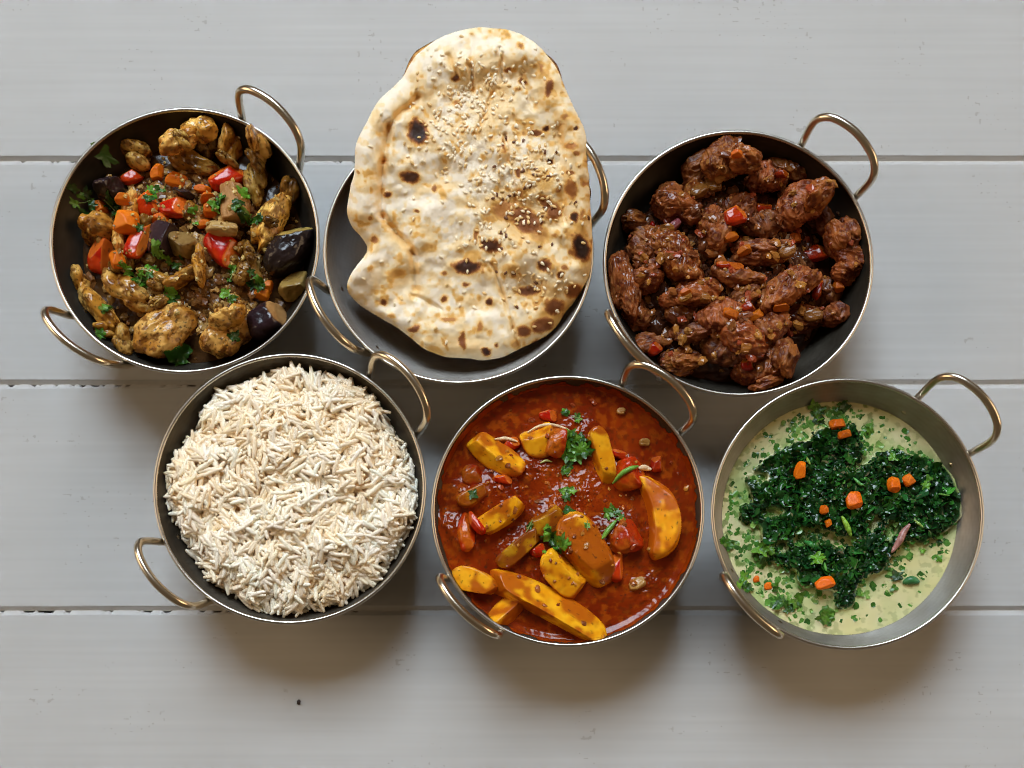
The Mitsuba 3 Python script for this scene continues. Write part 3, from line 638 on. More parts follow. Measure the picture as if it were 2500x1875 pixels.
# ------------------------------------------------------------------ rice
D = Dish('rice', 4)
def rice_edge(a):
    """how far out the rice reaches at this angle"""
    q = np.stack([np.cos(a) * 2.2 + 7, np.sin(a) * 2.2 + 7, 0 * a], -1)
    g = 1.0 + .05 * (fb(q * 1.6, 3, 4) - .5) * 2
    for a0, w, am in ((212, 14, .07), (238, 10, .07), (-38, 9, .06), (33, 12, .06), (150, 16, .05), (-75, 12, .03), (75, 10, .04)):
        dd = np.angle(np.exp(1j * (a - math.radians(a0)))); g = g - am * np.exp(-(dd / math.radians(w)) ** 2)
    return g * .0695
def rice_h(x, y):
    dx, dy = x - D.c[0], y - D.c[1]; r = np.hypot(dx, dy) / rice_edge(np.arctan2(dy, dx))
    q = np.stack([x, y, 0 * x], -1)
    z = .0365 + .0195 * np.sqrt(np.clip(1 - np.clip(r, 0, 1) ** 2.6, 0, 1)) + .0105 * (fb(q * 62, 2, 9) - .5) + .0095 * (fb(q * 130, 2, 12) - .5)
    return z, r
na, nr = 200, 70
a = np.arange(na) * 2 * np.pi / na; s = np.linspace(.001, 1.0, nr)
r = s[:, None] * (rice_edge(a) * .92); x, y = D.c[0] + r * np.cos(a), D.c[1] + r * np.sin(a); z, _ = rice_h(x, y); z = z - .0030
v = np.stack([x, y, z], -1).reshape(-1, 3)
put('cooked_rice__bed', (v, grid_faces(nr, na, True)), 'grain_skin', True, lerp((.66, .46, .22), (.76, .60, .38), vn(v * 600)))
def grain(L, w, bend, nr=7, na=7):
    t = np.linspace(0, 1, nr); a = np.arange(na) * 2 * np.pi / na
    prof = np.array([.52, .84, .97, 1.0, .98, .88, .56])[:, None] * w / 2
    x = (t - .5)[:, None] * L * np.ones(na); y = prof * np.cos(a) + bend * L * ((t - .5) ** 2)[:, None] * 4; z = prof * np.sin(a) * .85
    v = np.vstack([np.stack([x, y, z], -1).reshape(-1, 3), [[-L * .515, bend * L, 0], [L * .515, bend * L, 0]]])
    f = grid_faces(nr, na, True); j = np.arange(na); jn = (j + 1) % na
    return v, np.vstack([f, np.stack([np.full(na, nr * na), jn, j], 1), np.stack([np.full(na, nr * na + 1), (nr - 1) * na + j, (nr - 1) * na + jn], 1)])
rs = np.random.RandomState(12); G = []
while len(G) < 3500:
    t = rs.rand() * 2 * np.pi; r = math.sqrt(rs.rand()) * (1.02 if rs.rand() < .96 else 1.06)
    e = float(rice_edge(np.array([t]))[0]); G.append((D.c[0] + r * e * math.cos(t), D.c[1] + r * e * math.sin(t), r))
G = np.array(G); z0, _ = rice_h(G[:, 0], G[:, 1]); ep = .003
gx = (rice_h(G[:, 0] + ep, G[:, 1])[0] - rice_h(G[:, 0] - ep, G[:, 1])[0]) / (2 * ep); gy = (rice_h(G[:, 0], G[:, 1] + ep)[0] - rice_h(G[:, 0], G[:, 1] - ep)[0]) / (2 * ep)
field = fb(np.stack([G[:, 0] * 60, G[:, 1] * 60, 0 * z0], -1), 2, 30) * 16
tint = fb(np.stack([G[:, 0] * 55, G[:, 1] * 55, 0 * z0], -1), 2, 44)
made = []
for i in range(len(G)):
    n = np.array([-gx[i], -gy[i], 1.0]); n[:2] *= .8; n /= np.linalg.norm(n)
    t = field[i] + rs.normal() * .6; u = np.array([math.cos(t), math.sin(t), rs.normal() * .34]); u -= .70 * n * (u @ n); u /= np.linalg.norm(u)
    w = np.cross(n, u); w /= np.linalg.norm(w); n2 = np.cross(u, w)
    v, f = grain(rs.uniform(.0085, .0125) if rs.rand() > .14 else rs.uniform(.0045, .0072), rs.uniform(.0023, .0030), rs.normal() * .04)
    dep = rs.rand() ** 1.6 * .0042
    v = v @ np.stack([u, w, n2]) + np.array([G[i, 0], G[i, 1], z0[i] + .0004 - dep])
    rr = np.hypot(v[:, 0] - D.c[0], v[:, 1] - D.c[1]); lim = r_in(np.clip(v[:, 2], .004, RIM_Z)) - .0003
    if (rr > lim).any():
        k = (lim / np.maximum(rr, 1e-6)).min(); v[:, :2] = D.c + (v[:, :2] - D.c) * k
    c0 = lerp((.93, .84, .70), (.88, .70, .45), np.array([np.clip(1.6 * tint[i] - .35 + rs.normal() * .22, 0, 1)]))[0]
    sp = speckle(v, 3, 1500, .9)
    c = lerp(np.tile(c0 * rs.uniform(.93, 1.06), (len(v), 1)), np.array([.35, .2, .08]), .6 * sp)
    made.append((v[:, 2].max() - z0[i] + rs.rand() * .0012, v, f, np.clip(c, 0, .9)))
made.sort(key=lambda m: -m[0])
for _, v, f, c in made[:300]: put(child('cooked_rice', 'grain'), (v, f), 'grain_skin', True, c)
v, f, c = join([m[1:] for m in made[300:]]); put('cooked_rice__loose_grains', (v, f), 'grain_skin', True, c); labels['cooked_rice__loose_grains'] = {'kind': 'stuff'}
tag('cooked_rice', 'heaped mound of white long-grain rice filling the lower left bowl', 'rice')
# ------------------------------------------------------------------ chicken and aubergine stew
D = Dish('chicken', 1)
def stew_h(x, y, s):
    q = np.stack([x, y, 0 * x], -1)
    m = sstep(.95, .35, s)
    return .0285 + m * (.0095 + .0085 * (fb(q * 120, 3, 5) - .5) + .0026 * (fb(q * 420, 2, 6) - .5)) + .0004 * vn(q * 160, 8)
def stew_c(v):
    n = fb(v * 230, 3, 2); r = np.hypot(v[:, 0] - D.c[0], v[:, 1] - D.c[1]) / .066
    base = lerp((.030, .012, .004), (.075, .030, .008), n)
    return lerp(base, lerp((.10, .042, .010), (.24, .11, .028), fb(v * 520, 2, 3)), sstep(.95, .5, r) * sstep(.40, .62, n))
pool(D, stew_h, stew_c, 'sauce', 'stew_sauce', 'stew', 'sauce', 'thin dark brown gravy pooled under the chicken and aubergine pieces', zs=.0285)
BROWN = [(.24, .115, .026), (.34, .19, .055), (.13, .055, .014), (.42, .25, .08), (.18, .07, .018)]
bits(D, 760, 3, BROWN, (.0016, .0062), lambda x, y: 1.0 if math.hypot(x - D.c[0], y - D.c[1]) < .046 else .25, 'chopped_aromatics', 'fine brown chopped onion and ginger bits lying among the chicken pieces', 'chopped onion')
G_CH, G_AU, G_RP, G_CA = 'chicken pieces in the stew', 'aubergine pieces in the stew', 'red pepper pieces in the stew', 'carrot pieces in the stew'
CH = [  # x, y, half length, half width, turn, height mm, tone, phrase, bend
    (1365, 560, 110, 62, 75, 8, .42, 'dark brown chicken strip', 0), (880, 470, 150, 66, -18, 8, .50, 'shredded brown chicken piece', .3),
    (940, 340, 60, 95, 10, 8, .48, 'dark brown chicken piece', 0), (1190, 560, 62, 120, 15, 8, .58, 'brown ragged chicken strip', 0), (1150, 1040, 90, 90, 20, 8, .5, 'small dark chicken piece', 0),
    (255, 1110, 42, 115, 8, 8, .95, 'pale narrow chicken strip', 0), (365, 1345, 70, 42, -10, 7, .9, 'flat pale chicken scrap', 0), (470, 1405, 50, 85, 5, 9, .65, 'small brown chicken piece', 0),
    (545, 385, 105, 72, -28, 10, .92, 'pointed golden brown chicken piece', 0),
    (900, 262, 108, 66, -12, 11, 1.18, 'plump pale golden chicken piece', .2), (778, 352, 112, 62, 30, 12, 1.15, 'smooth pale golden chicken strip', 0),
    (1058, 345, 62, 112, -8, 11, 1.0, 'golden brown-crested chicken piece', 0), (1200, 360, 68, 90, 12, 11, 1.08, 'folded pale golden chicken piece', 0), (1165, 335, 26, 75, 6, 12, 1.0, 'thin golden chicken strip', 0),
    (320, 805, 112, 88, -14, 12, 1.0, 'crumpled golden chicken piece', 0), (500, 730, 52, 130, -14, 10, 1.1, 'pale upright chicken strip', 0), (470, 870, 36, 70, 6, 9, 1.05, 'narrow yellow chicken strip', 0),
    (1268, 790, 88, 170, -24, 15, 1.28, 'large pale yellow chicken piece', 0),
    (510, 1150, 150, 88, -35, 10, .88, 'glossy caramel brown chicken piece', .35), (380, 1195, 165, 74, -58, 12, .98, 'long curved golden chicken strip', .25),
    (690, 1345, 200, 122, 40, 15, .92, 'biggest golden brown chicken slab', 0), (1045, 1385, 165, 105, 58, 14, 1.02, 'knobbly golden chicken piece', 0), (1050, 1270, 100, 50, 12, 12, 1.05, 'small pale chicken piece', .2),
    (820, 1070, 125, 46, 18, 9, .75, 'brown ragged chicken strip', 0), (650, 1070, 120, 40, -20, 9, .85, 'thin brown chicken strip', 0), (895, 1000, 34, 105, 8, 10, 1.05, 'smooth tan curved strip of chicken', .5)]
for i, (x, y, a, b, ro, c, tone, ph, be) in enumerate(CH):
    piece(D, 'chicken_piece', ph, 'chicken piece', x, y, a * 1.10, b * 1.14, ro, 'chicken' if i in (17, 20, 4, 9, 24) else 'fold', 40 + i, c=c / 1000 * .92, tone=tone, bend=be, group=G_CH, lift=.5, bsdf='meat_wet' if i % 3 else 'gloss')
rs = np.random.RandomState(8)
for i in range(20):
    t, r = rs.rand() * 6.28, 620 * math.sqrt(rs.uniform(.02, .85))
    piece(D, 'chicken_shred', 'ragged brown shred of chicken', 'chicken shred', 790 + r * math.cos(t), 850 + r * math.sin(t), rs.uniform(45, 85), rs.uniform(24, 42), rs.uniform(-90, 90), 'fold', 1300 + i, c=.006, tone=rs.uniform(.38, .75), group='chicken shreds in the stew', lift=.4)
def skin_full(v, d, s, rs): return lerp((.012, .007, .010), (.036, .020, .020), fb(v * 160, 3, s))
def flesh(v, d, s, rs): return lerp(lerp((.44, .27, .085), (.30, .16, .045), fb(v * 200, 3, s)), np.array([.10, .05, .02]), .6 * speckle(v, s, 800, .83))
AC = [((.1, .5, .85), .72), ((-.5, -.6, .5), .74), ((.7, -.4, .5), .78)]
for x, y, a, b, ro, c, ph, fn, tone, cu in [
    (395, 575, 75, 58, 20, 10, 'dark aubergine piece under herbs', skin_full, 1, AC), (800, 615, 55, 26, -12, 7, 'small dark aubergine sliver', skin_full, 1, AC),
    (1400, 1110, 95, 62, 38, 9, 'tan skinless aubergine flesh', flesh, .75, AC), (1068, 665, 84, 122, 8, 13, 'tan square aubergine flesh', flesh, 1.05, [((0, .1, 1), .55), ((1, 0, .2), .72), ((-1, .1, .2), .72), ((0, -1, .1), .8), ((0, 1, .1), .8)]),
    (800, 890, 92, 66, -15, 11, 'brown aubergine flesh beside black skin', flesh, .62, AC), (690, 850, 86, 98, -22, 13, 'black skinned aubergine chunk', skin_full, 1.3, [((-.35, .2, .9), .55), ((.8, .1, .5), .66), ((-.8, -.3, .3), .72), ((0, 1, .2), .80)]),
    (1370, 905, 170, 105, 48, 14, 'large pale-ended black aubergine chunk', None, 1.0, [((.82, .42, .38), .62)]), (1250, 1295, 130, 92, 28, 13, 'glossy tan-ended black aubergine chunk', None, 1.0, [((.86, .1, .40), .64)])]:
    piece(D, 'aubergine_piece', ph, 'aubergine piece', x, y, a, b, ro, 'aubergine', 90 + int(x), c=c / 1000, group=G_AU, col=fn, tone=tone, lift=.5, cuts=cu)
RP = [(530, 525, 62, 40, 22, 6, 'deep red pepper piece'), (1045, 525, 112, 58, 30, 10, 'orange-red pepper chunk with pale cut face'), (612, 672, 62, 72, 10, 7, 'orange-red pepper piece with seeds'),
      (757, 690, 88, 56, -12, 9, 'shiny bright red pepper piece'), (572, 862, 56, 122, -26, 8, 'long orange-red pepper strip'), (1018, 905, 112, 78, -48, 9, 'large red triangular pepper piece'), (362, 945, 58, 98, -18, 8, 'red pointed pepper piece')]
for i, (x, y, a, b, ro, c, ph) in enumerate(RP):
    piece(D, 'red_pepper', ph, 'pepper piece', x, y, a, b, ro, 'pepper', 130 + i, c=c / 2000, group=G_RP, lift=.75, q=58, tone=.88)
CA = [(765, 545, 56, 42), (662, 503, 32, 48), (345, 680, 38, 46), (905, 592, 42, 26), (945, 695, 36, 44), (915, 776, 40, 24), (682, 752, 44, 32), (492, 765, 62, 60), (452, 965, 38, 48), (1212, 1145, 46, 34), (475, 640, 36, 32), (930, 636, 40, 18), (1255, 1110, 24, 34)]
for i, (x, y, a, b) in enumerate(CA):
    piece(D, 'carrot_piece', 'bright yellow-orange carrot chunk' if i == 7 else 'small orange carrot chunk', 'carrot piece', x, y, a, b, 17 * i % 50 - 20, 'carrot', 150 + i, c=.0042 if i != 7 else .006, group=G_CA, lift=.65, sub=4, tone=1.05 if i == 7 else .82, q=60)
piece(D, 'onion_piece', 'translucent pale onion layer', 'onion piece', 1010, 800, 82, 36, -4, 'onion', 170, c=.005, lift=.8, tone=.8, q=65)
bits(D, 170, 13, [(.50, .33, .09), (.42, .24, .06), (.56, .40, .14), (.24, .12, .03)], (.0011, .0026), lambda x, y: 1.0 if math.hypot(x - D.c[0] - .002, y - D.c[1]) < .042 else .12, 'spice_seeds', 'pale yellow spice seeds and garlic crumbs sprinkled over the stew', 'spice', sink=.15, long=1.3)
HB = [(660, 585, 55, 7, .0, 1), (990, 685, 45, 6, 0, 0), (1120, 612, 14, 2, 0, 0), (1150, 755, 55, 7, .45, 1), (1190, 1085, 50, 7, .55, 1), (1010, 1140, 20, 2, 0, 0), (1065, 1040, 45, 5, .2, 2), (705, 965, 30, 4, .3, 1), (782, 990, 22, 2, .1, 0),
      (610, 1030, 45, 5, .1, 2), (580, 1090, 35, 3, .1, 2), (748, 1160, 22, 3, .1, 0), (393, 1232, 16, 3, .6, 0), (275, 665, 55, 8, .7, 1), (415, 685, 45, 6, .6, 1), (1065, 1190, 20, 3, .4, 0), (1065, 1375, 10, 2, .3, 0), (445, 720, 14, 2, 0, 0), (368, 1365, 10, 2, 0, 0), (880, 720, 18, 3, .1, 0), (860, 770, 14, 2, 0, 0), (1205, 735, 28, 4, .6, 0), (640, 650, 20, 3, .3, 0), (490, 1010, 12, 2, .0, 1), (560, 785, 10, 1, 0, 0)]
for i, (x, y, sp, n, dk, st) in enumerate(HB):
    herb(D, x, y, sp, n, 200 + i, 'dark wet chopped parsley' if dk > .5 else 'bright green chopped parsley' if n > 3 else 'scrap of green parsley', dk, (26, 52), st)
herb(D, 412, 458, 0, 1, 240, 'flat green coriander leaf', .05, (84, 85), 0, name='coriander_leaf', crumple=.12)
herb(D, 800, 1500, 34, 4, 241, 'wet green coriander leaves', .15, (60, 95), 1)

# ------------------------------------------------------------------ beef
D = Dish('beef', 3)
def beef_h(x, y, s):
    q = np.stack([x, y, 0 * x], -1); dx, dy = (x - D.c[0]) / .066, (y - D.c[1]) / .066
    m = sstep(1.0, .55, np.hypot(dx + .10, dy + .02)) 
    return .0225 + m * (.0125 + .009 * (fb(q * 130, 3, 15) - .5) + .003 * (fb(q * 420, 2, 16) - .5)) + .0004 * vn(q * 160, 8)
def beef_c(v): return lerp((.030, .008, .004), (.085, .026, .010), fb(v * 320, 3, 2))
pool(D, beef_h, beef_c, 'sauce', 'beef_gravy', 'gravy', 'gravy', 'dark red-brown gravy between and beside the beef chunks', zs=.0225)
bits(D, 520, 33, [(.13, .042, .016), (.20, .075, .025), (.09, .026, .012), (.26, .11, .03)], (.0025, .0065), lambda x, y: 1.0 if math.hypot(x - D.c[0] + .005, y - D.c[1]) < .05 else .3, 'beef_shreds', 'small brown shreds and crumbs of beef between the chunks', 'beef shreds', bsdf='meat_wet')
BF = [  # x, y, half length, half width, turn, height mm, tone
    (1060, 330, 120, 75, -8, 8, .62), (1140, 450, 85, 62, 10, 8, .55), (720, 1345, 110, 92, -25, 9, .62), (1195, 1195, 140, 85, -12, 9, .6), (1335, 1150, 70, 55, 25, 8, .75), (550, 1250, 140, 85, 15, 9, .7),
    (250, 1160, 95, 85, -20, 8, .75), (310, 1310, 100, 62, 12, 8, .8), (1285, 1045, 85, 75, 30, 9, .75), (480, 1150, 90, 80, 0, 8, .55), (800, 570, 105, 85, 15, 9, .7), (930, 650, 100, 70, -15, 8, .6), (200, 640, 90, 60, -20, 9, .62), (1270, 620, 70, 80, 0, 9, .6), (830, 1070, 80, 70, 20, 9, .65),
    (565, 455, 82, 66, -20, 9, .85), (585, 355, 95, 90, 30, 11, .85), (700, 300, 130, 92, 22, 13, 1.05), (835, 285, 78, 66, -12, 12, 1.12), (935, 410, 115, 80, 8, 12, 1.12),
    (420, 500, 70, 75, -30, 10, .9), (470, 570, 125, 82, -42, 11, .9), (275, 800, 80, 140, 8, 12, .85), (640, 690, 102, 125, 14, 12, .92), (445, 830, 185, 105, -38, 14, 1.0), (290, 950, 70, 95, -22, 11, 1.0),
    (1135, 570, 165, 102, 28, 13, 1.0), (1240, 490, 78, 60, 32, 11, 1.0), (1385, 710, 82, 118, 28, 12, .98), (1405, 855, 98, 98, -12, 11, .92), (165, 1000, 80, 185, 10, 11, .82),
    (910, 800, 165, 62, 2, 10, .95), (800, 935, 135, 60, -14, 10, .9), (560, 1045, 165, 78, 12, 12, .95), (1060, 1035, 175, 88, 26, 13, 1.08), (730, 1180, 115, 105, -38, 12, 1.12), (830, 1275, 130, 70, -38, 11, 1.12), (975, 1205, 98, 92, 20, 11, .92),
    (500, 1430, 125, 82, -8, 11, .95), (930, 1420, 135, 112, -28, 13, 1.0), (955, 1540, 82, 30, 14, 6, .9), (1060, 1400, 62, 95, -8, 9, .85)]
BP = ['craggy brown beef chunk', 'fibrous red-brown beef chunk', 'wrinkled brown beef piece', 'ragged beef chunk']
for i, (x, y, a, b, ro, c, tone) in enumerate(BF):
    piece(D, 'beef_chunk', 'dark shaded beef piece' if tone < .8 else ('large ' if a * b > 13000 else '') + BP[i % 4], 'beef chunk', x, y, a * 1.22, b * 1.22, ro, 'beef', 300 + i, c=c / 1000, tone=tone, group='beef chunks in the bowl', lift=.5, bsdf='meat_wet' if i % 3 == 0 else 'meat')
bits(D, 300, 34, [(.22, .070, .016), (.30, .115, .022), (.15, .040, .012), (.36, .15, .028), (.26, .045, .015)], (.0015, .0052), lambda x, y: 1.0 if math.hypot(x - D.c[0], y - D.c[1]) < .055 else .2, 'cooked_onion_bits', 'chopped onion and spice bits sticking to the beef', 'chopped onion', bsdf='gloss', sink=.25)
for i, (x, y, a, b, ro, ph, kd, tn) in enumerate([
    (785, 600, 66, 56, 12, 'bright red orange-cut pepper chunk', 'pepper', 1), (960, 560, 66, 40, -10, 'red and orange pepper piece', 'pepper', .9), (1228, 815, 86, 46, 8, 'crimson pepper strip', 'pepper', .75), (755, 882, 80, 20, -10, 'thin red pepper sliver', 'pepper', .7),
    (850, 1120, 44, 30, 12, 'dark crimson pepper piece', 'pepper', .55), (855, 1430, 36, 32, 0, 'small red pepper bit', 'pepper', .75), (335, 1345, 44, 34, 30, 'small dark red pepper bit', 'pepper', .6), (345, 600, 18, 24, 0, 'tiny red pepper bit', 'pepper', .6), (1040, 375, 38, 20, -8, 'dark red pepper sliver', 'pepper', .5), (1250, 1010, 24, 62, -25, 'red pepper streak', 'pepper', .7),
    (435, 668, 56, 22, 38, 'purple onion strip', 'purple', .8), (770, 312, 30, 20, 0, 'yellow carrot crumb', 'carrot', 1.1), (675, 405, 42, 46, 10, 'translucent brown onion piece', 'onion', .45), (755, 722, 48, 28, 18, 'orange carrot sliver', 'carrot', .75), (830, 800, 40, 24, 15, 'orange carrot piece', 'carrot', .65), (1072, 800, 50, 40, 20, 'brown-orange onion piece', 'onion', .5),
    (1112, 728, 36, 36, 0, 'orange carrot piece', 'carrot', .7), (762, 1150, 46, 30, -20, 'golden carrot piece', 'carrot', .72), (890, 1165, 52, 28, 25, 'yellow-orange carrot piece', 'carrot', .8), (1040, 1112, 44, 16, 4, 'thin orange carrot sliver', 'carrot', .75), (840, 1345, 26, 26, 0, 'small golden onion bit', 'onion', .75), (510, 1028, 30, 20, 15, 'small orange carrot bit', 'carrot', .75), (620, 1062, 26, 24, 0, 'small brown onion bit', 'onion', .6), (1362, 990, 28, 34, 20, 'small orange carrot bit', 'carrot', .7), (590, 462, 62, 34, 35, 'brown onion strip', 'onion', .42), (1215, 1160, 50, 34, 0, 'brown-orange onion piece', 'onion', .45)]):
    nm = {'pepper': 'red_pepper', 'carrot': 'carrot_piece', 'onion': 'onion_piece', 'purple': 'onion_piece'}[kd]
    if kd == 'onion': ocol = lambda v, d, s, rs: lerp((.62, .25, .05), (.40, .13, .022), fb(v * 260, 2, s))
    piece(D, nm, ph, nm.replace('_', ' ').replace('red pepper', 'pepper piece'), x, y, a, b, ro, kd, 360 + i, c=.0030, group='vegetable bits among the beef', lift=.35, sub=4, tone=tn * .78, q=52, col=ocol if kd == 'onion' else None, bsdf='meat_wet' if kd == 'onion' else None)

# ------------------------------------------------------------------ orange curry
D = Dish('curry', 5)
LUMPS = [tuple(float(q) for q in P(*SRC(5, x, y), .042)) + (M(5, r), h) for x, y, r, h in
         [(690, 900, 90, 5), (520, 1060, 110, 5), (300, 770, 90, 4.5), (1110, 980, 90, 5), (760, 790, 70, 3), (1110, 640, 80, 3), (640, 620, 110, 2.5), (470, 720, 120, 3), (690, 1200, 110, 2.5), (240, 1000, 90, 3.5), (900, 740, 90, 2), (1200, 1250, 90, 1), (150, 920, 70, 2.2), (860, 420, 90, 2.0), (1010, 1000, 100, 2.5)]]
def curry_h(x, y, s):
    q = np.stack([x, y, 0 * x], -1); z = .0405 + .0009 * (fb(q * 60, 2, 1) - .5)
    g = 0
    for lx, ly, r, h in LUMPS:
        e = np.exp(-((x - lx) ** 2 + (y - ly) ** 2) / (r * r)); z = z + .00085 * h * e; g = np.maximum(g, e)
    return z + g * (.0030 * (fb(q * 210, 3, 3) - .5) + .0010 * (ridge(q * 420, 5) - .5)) + .00028 * (fb(q * 520, 2, 6) - .5) + .0012 * sstep(.95, 1, s)
def curry_c(v):
    n = fb(v * 70, 3, 2); m = fb(v * 330, 3, 4)
    base = lerp((.245, .027, .0018), (.155, .013, .001), sstep(.30, .70, n))
    base = lerp(base, np.array([.34, .062, .003]), .6 * sstep(.52, .70, m))
    base = lerp(base, np.array([.09, .018, .003]), .45 * sstep(.60, .72, fb(v * 520, 2, 7)))
    return lerp(base, np.array([.045, .018, .008]), .8 * speckle(v, 9, 900, .845))
pool(D, curry_h, curry_c, 'sauce', 'curry_sauce', 'curry', 'sauce', 'glossy orange-brown curry sauce filling the lower middle bowl', nr=165, na=560, zs=.0405)
smear(D, 'curry_sauce__smear', (.22, .03, .002), [(0, 180, .0405, .047, .55), (180, 360, .0405, .0465, .55)], 'sauce', 5)
G_W = 'yellow wedges in the curry'
W = [  # x, y, half length, half width, turn, height mm, bend, tone, phrase, lift
    (285, 765, 92, 46, 25, 6, .2, .62, 'ochre wedge half sunk in sauce', .2), (690, 895, 92, 62, 40, 7, .2, .55, 'olive-yellow wedge coated in sauce', .25), (545, 1050, 140, 50, 40, 7, .2, .50, 'sauce-coated brown wedge', .2),
    (405, 540, 165, 66, -34, 10, .15, 1.0, 'yellow wedge lying diagonally', .4), (650, 455, 100, 78, 25, 9, .35, 1.0, 'broad half-moon yellow wedge', .35), (985, 545, 150, 55, -76, 9, .08, .84, 'upright orange-yellow wedge', .4),
    (1290, 870, 225, 88, -78, 12, -.62, 1.04, 'large curved yellow wedge', .4), (430, 860, 135, 62, 38, 11, 0, .95, 'short thick yellow wedge', .5), (290, 1240, 130, 66, -22, 9, -.1, 1.0, 'yellow wedge under the long one', .3),
    (460, 1400, 105, 60, 42, 9, 0, .95, 'pointed yellow wedge end', .3), (775, 1190, 135, 80, -48, 11, .15, .98, 'yellow wedge with a folded edge', .4), (895, 1060, 205, 105, -58, 12, .05, .86, 'broad orange-glazed wedge', .5), (675, 1365, 370, 92, -27.5, 13, -.10, 1.0, 'longest yellow wedge', .3)]
WC = [[((.15, .25, 1), .50), ((0, -.8, .6), .60), ((-.96, .1, .2), .82)], [((-.1, -.2, 1), .55), ((.1, .85, .5), .58), ((.95, .1, .3), .84)], [((0, .05, 1), .60), ((.3, -.9, .3), .66), ((.9, -.2, .4), .80)]]
for i, (x, y, a, b, ro, c, be, tn, ph, lf) in enumerate(W):
    k = 1.0 if i == 12 else 1.08
    if i < 3: tn *= .9
    piece(D, 'potato_wedge', ph, 'potato wedge', x, y, a * k, b * k * 1.06, ro, 'wedge', 500 + i, c=c / 1000 * 1.1, bend=be, tone=tn, group=G_W, lift=lf - .20, tilt=(0, (-1) ** i * 5), bsdf='gloss' if i in (11, 12, 5) else 'meat_wet', cuts=WC[2 if i == 0 else i % 3], sub=5 if a > 120 else 4)
for i, (x, y, a, b, ro, ph, kd, tn, c) in enumerate([
    (692, 322, 50, 30, -15, 'dark red pepper piece', 'pepper', .8, 3), (447, 672, 50, 24, -10, 'red pepper sliver', 'pepper', .8, 2.5), (298, 912, 26, 72, 32, 'curved red pepper crescent', 'pepper', .8, 3.5), (1130, 650, 92, 92, 20, 'orange-red pepper chunk under leaf', 'saucy', 1.15, 6), (1290, 590, 34, 42, 0, 'dark red pepper bit', 'pepper', .5, 3),
    (1070, 1150, 36, 84, -6, 'red strip beside broad wedge', 'pepper', .8, 4), (640, 1062, 50, 36, 0, 'small red pepper piece', 'pepper', .7, 3), (242, 960, 46, 112, 6, 'orange-red pepper strip', 'saucy', 1.2, 4), (280, 655, 58, 62, 0, 'sunken dark red pepper piece', 'saucy', .6, 3), (1115, 985, 84, 92, 12, 'sauce-coated pepper lump', 'saucy', 1.0, 6), (490, 480, 46, 34, 20, 'orange-red pepper bit', 'pepper', .75, 3), (745, 470, 62, 78, -20, 'orange-brown pepper beside herbs', 'saucy', 1.1, 5), (1090, 540, 60, 24, -20, 'red pepper sliver', 'pepper', .7, 3),
    (1180, 1243, 44, 30, 25, 'pale onion square', 'onion', .62, 2.5), (1090, 302, 22, 18, 0, 'pale onion bit', 'onion', .6, 2), (1220, 470, 26, 22, 0, 'pale onion bit', 'onion', .5, 2),]):
    nm = 'onion_piece' if kd == 'onion' else 'red_pepper'
    piece(D, nm, ph, 'onion piece' if kd == 'onion' else 'pepper piece', x, y, a, b, ro, kd, 540 + i, c=c / 1000, group='pepper and onion bits in the curry', lift=.15 if kd == 'saucy' else .4, col=(lambda v, d, s, rs: lerp((.66, .36, .10), (.50, .19, .03), fb(v * 240, 2, s))) if kd == 'onion' else None, bsdf='meat_wet' if kd == 'onion' else None, sub=4, tone=tn, bend=.9 if b < 13 else 0)
for i, (x, y, sp, n, dk, st, sz) in enumerate([(830, 500, 75, 14, .25, 2, (34, 72)), (785, 620, 34, 4, .1, 0, (36, 60)), (797, 745, 34, 5, .3, 0, (34, 62)), (783, 308, 10, 2, .1, 0, (36, 48)), (852, 338, 12, 2, .5, 1, (28, 40)), (1065, 860, 45, 6, .55, 2, (30, 56)), (803, 845, 8, 1, 0, 0, (44, 46)), (690, 975, 26, 3, 0, 0, (58, 84)), (755, 1032, 22, 3, .15, 1, (44, 66)), (720, 1020, 24, 3, .75, 0, (40, 60)), (280, 755, 10, 1, .3, 0, (52, 54)), (670, 1070, 6, 1, 0, 0, (26, 28)), (680, 570, 10, 0, 0, 1, (20, 22)), (590, 930, 20, 1, .3, 2, (24, 30)), (905, 925, 10, 1, .1, 1, (26, 30))]):
    if n: herb(D, x, y, sp, n, 600 + i, 'dark chopped coriander' if dk > .4 else 'green chopped coriander' if n > 2 else 'single green coriander leaf', dk, sz, st)
def blade(D, pts, w, seed, phrase, col=(.13, .30, .04), name='herb_blade', cat='herb leaf'):
    """a narrow leaf or stem that lies along a line"""
    sx, sy = SRC(D.k, np.array(pts)[:, 0], np.array(pts)[:, 1]); x, y = P(sx, sy, .047); t = np.linspace(0, 1, 24)
    x, y = np.interp(t, np.linspace(0, 1, len(x)), x), np.interp(t, np.linspace(0, 1, len(y)), y)
    x, y = gaussian_filter(x, 2, mode='nearest'), gaussian_filter(y, 2, mode='nearest')
    z = gaussian_filter(D.h(x, y), 4, mode='nearest'); z = np.maximum(z, D.h(x, y) * .5 + z * .5) + .0010
    v, f = tube(np.stack([x, y, z], 1), np.maximum(M(D.k, w) * np.sin(np.pi * (.06 + .88 * t)) ** .8, .0001), 10)
    key = numbered(name); put(key, (v, f), 'leaf', True, np.clip(np.array(col) * (.75 + .5 * vn(v * 700, seed))[:, None], .002, .9))
    register(key, phrase, cat, D.name, (x.mean(), y.mean()), 0, 'narrow strips lying on the food')
blade(D, [(1040, 700), (1090, 645), (1140, 620), (1190, 600)], 14, 1, 'narrow green leaf blade'); blade(D, [(980, 1010), (1020, 950), (1075, 885)], 15, 2, 'narrow bright green leaf blade'); blade(D, [(1010, 845), (1030, 895)], 9, 3, 'short green leaf blade')
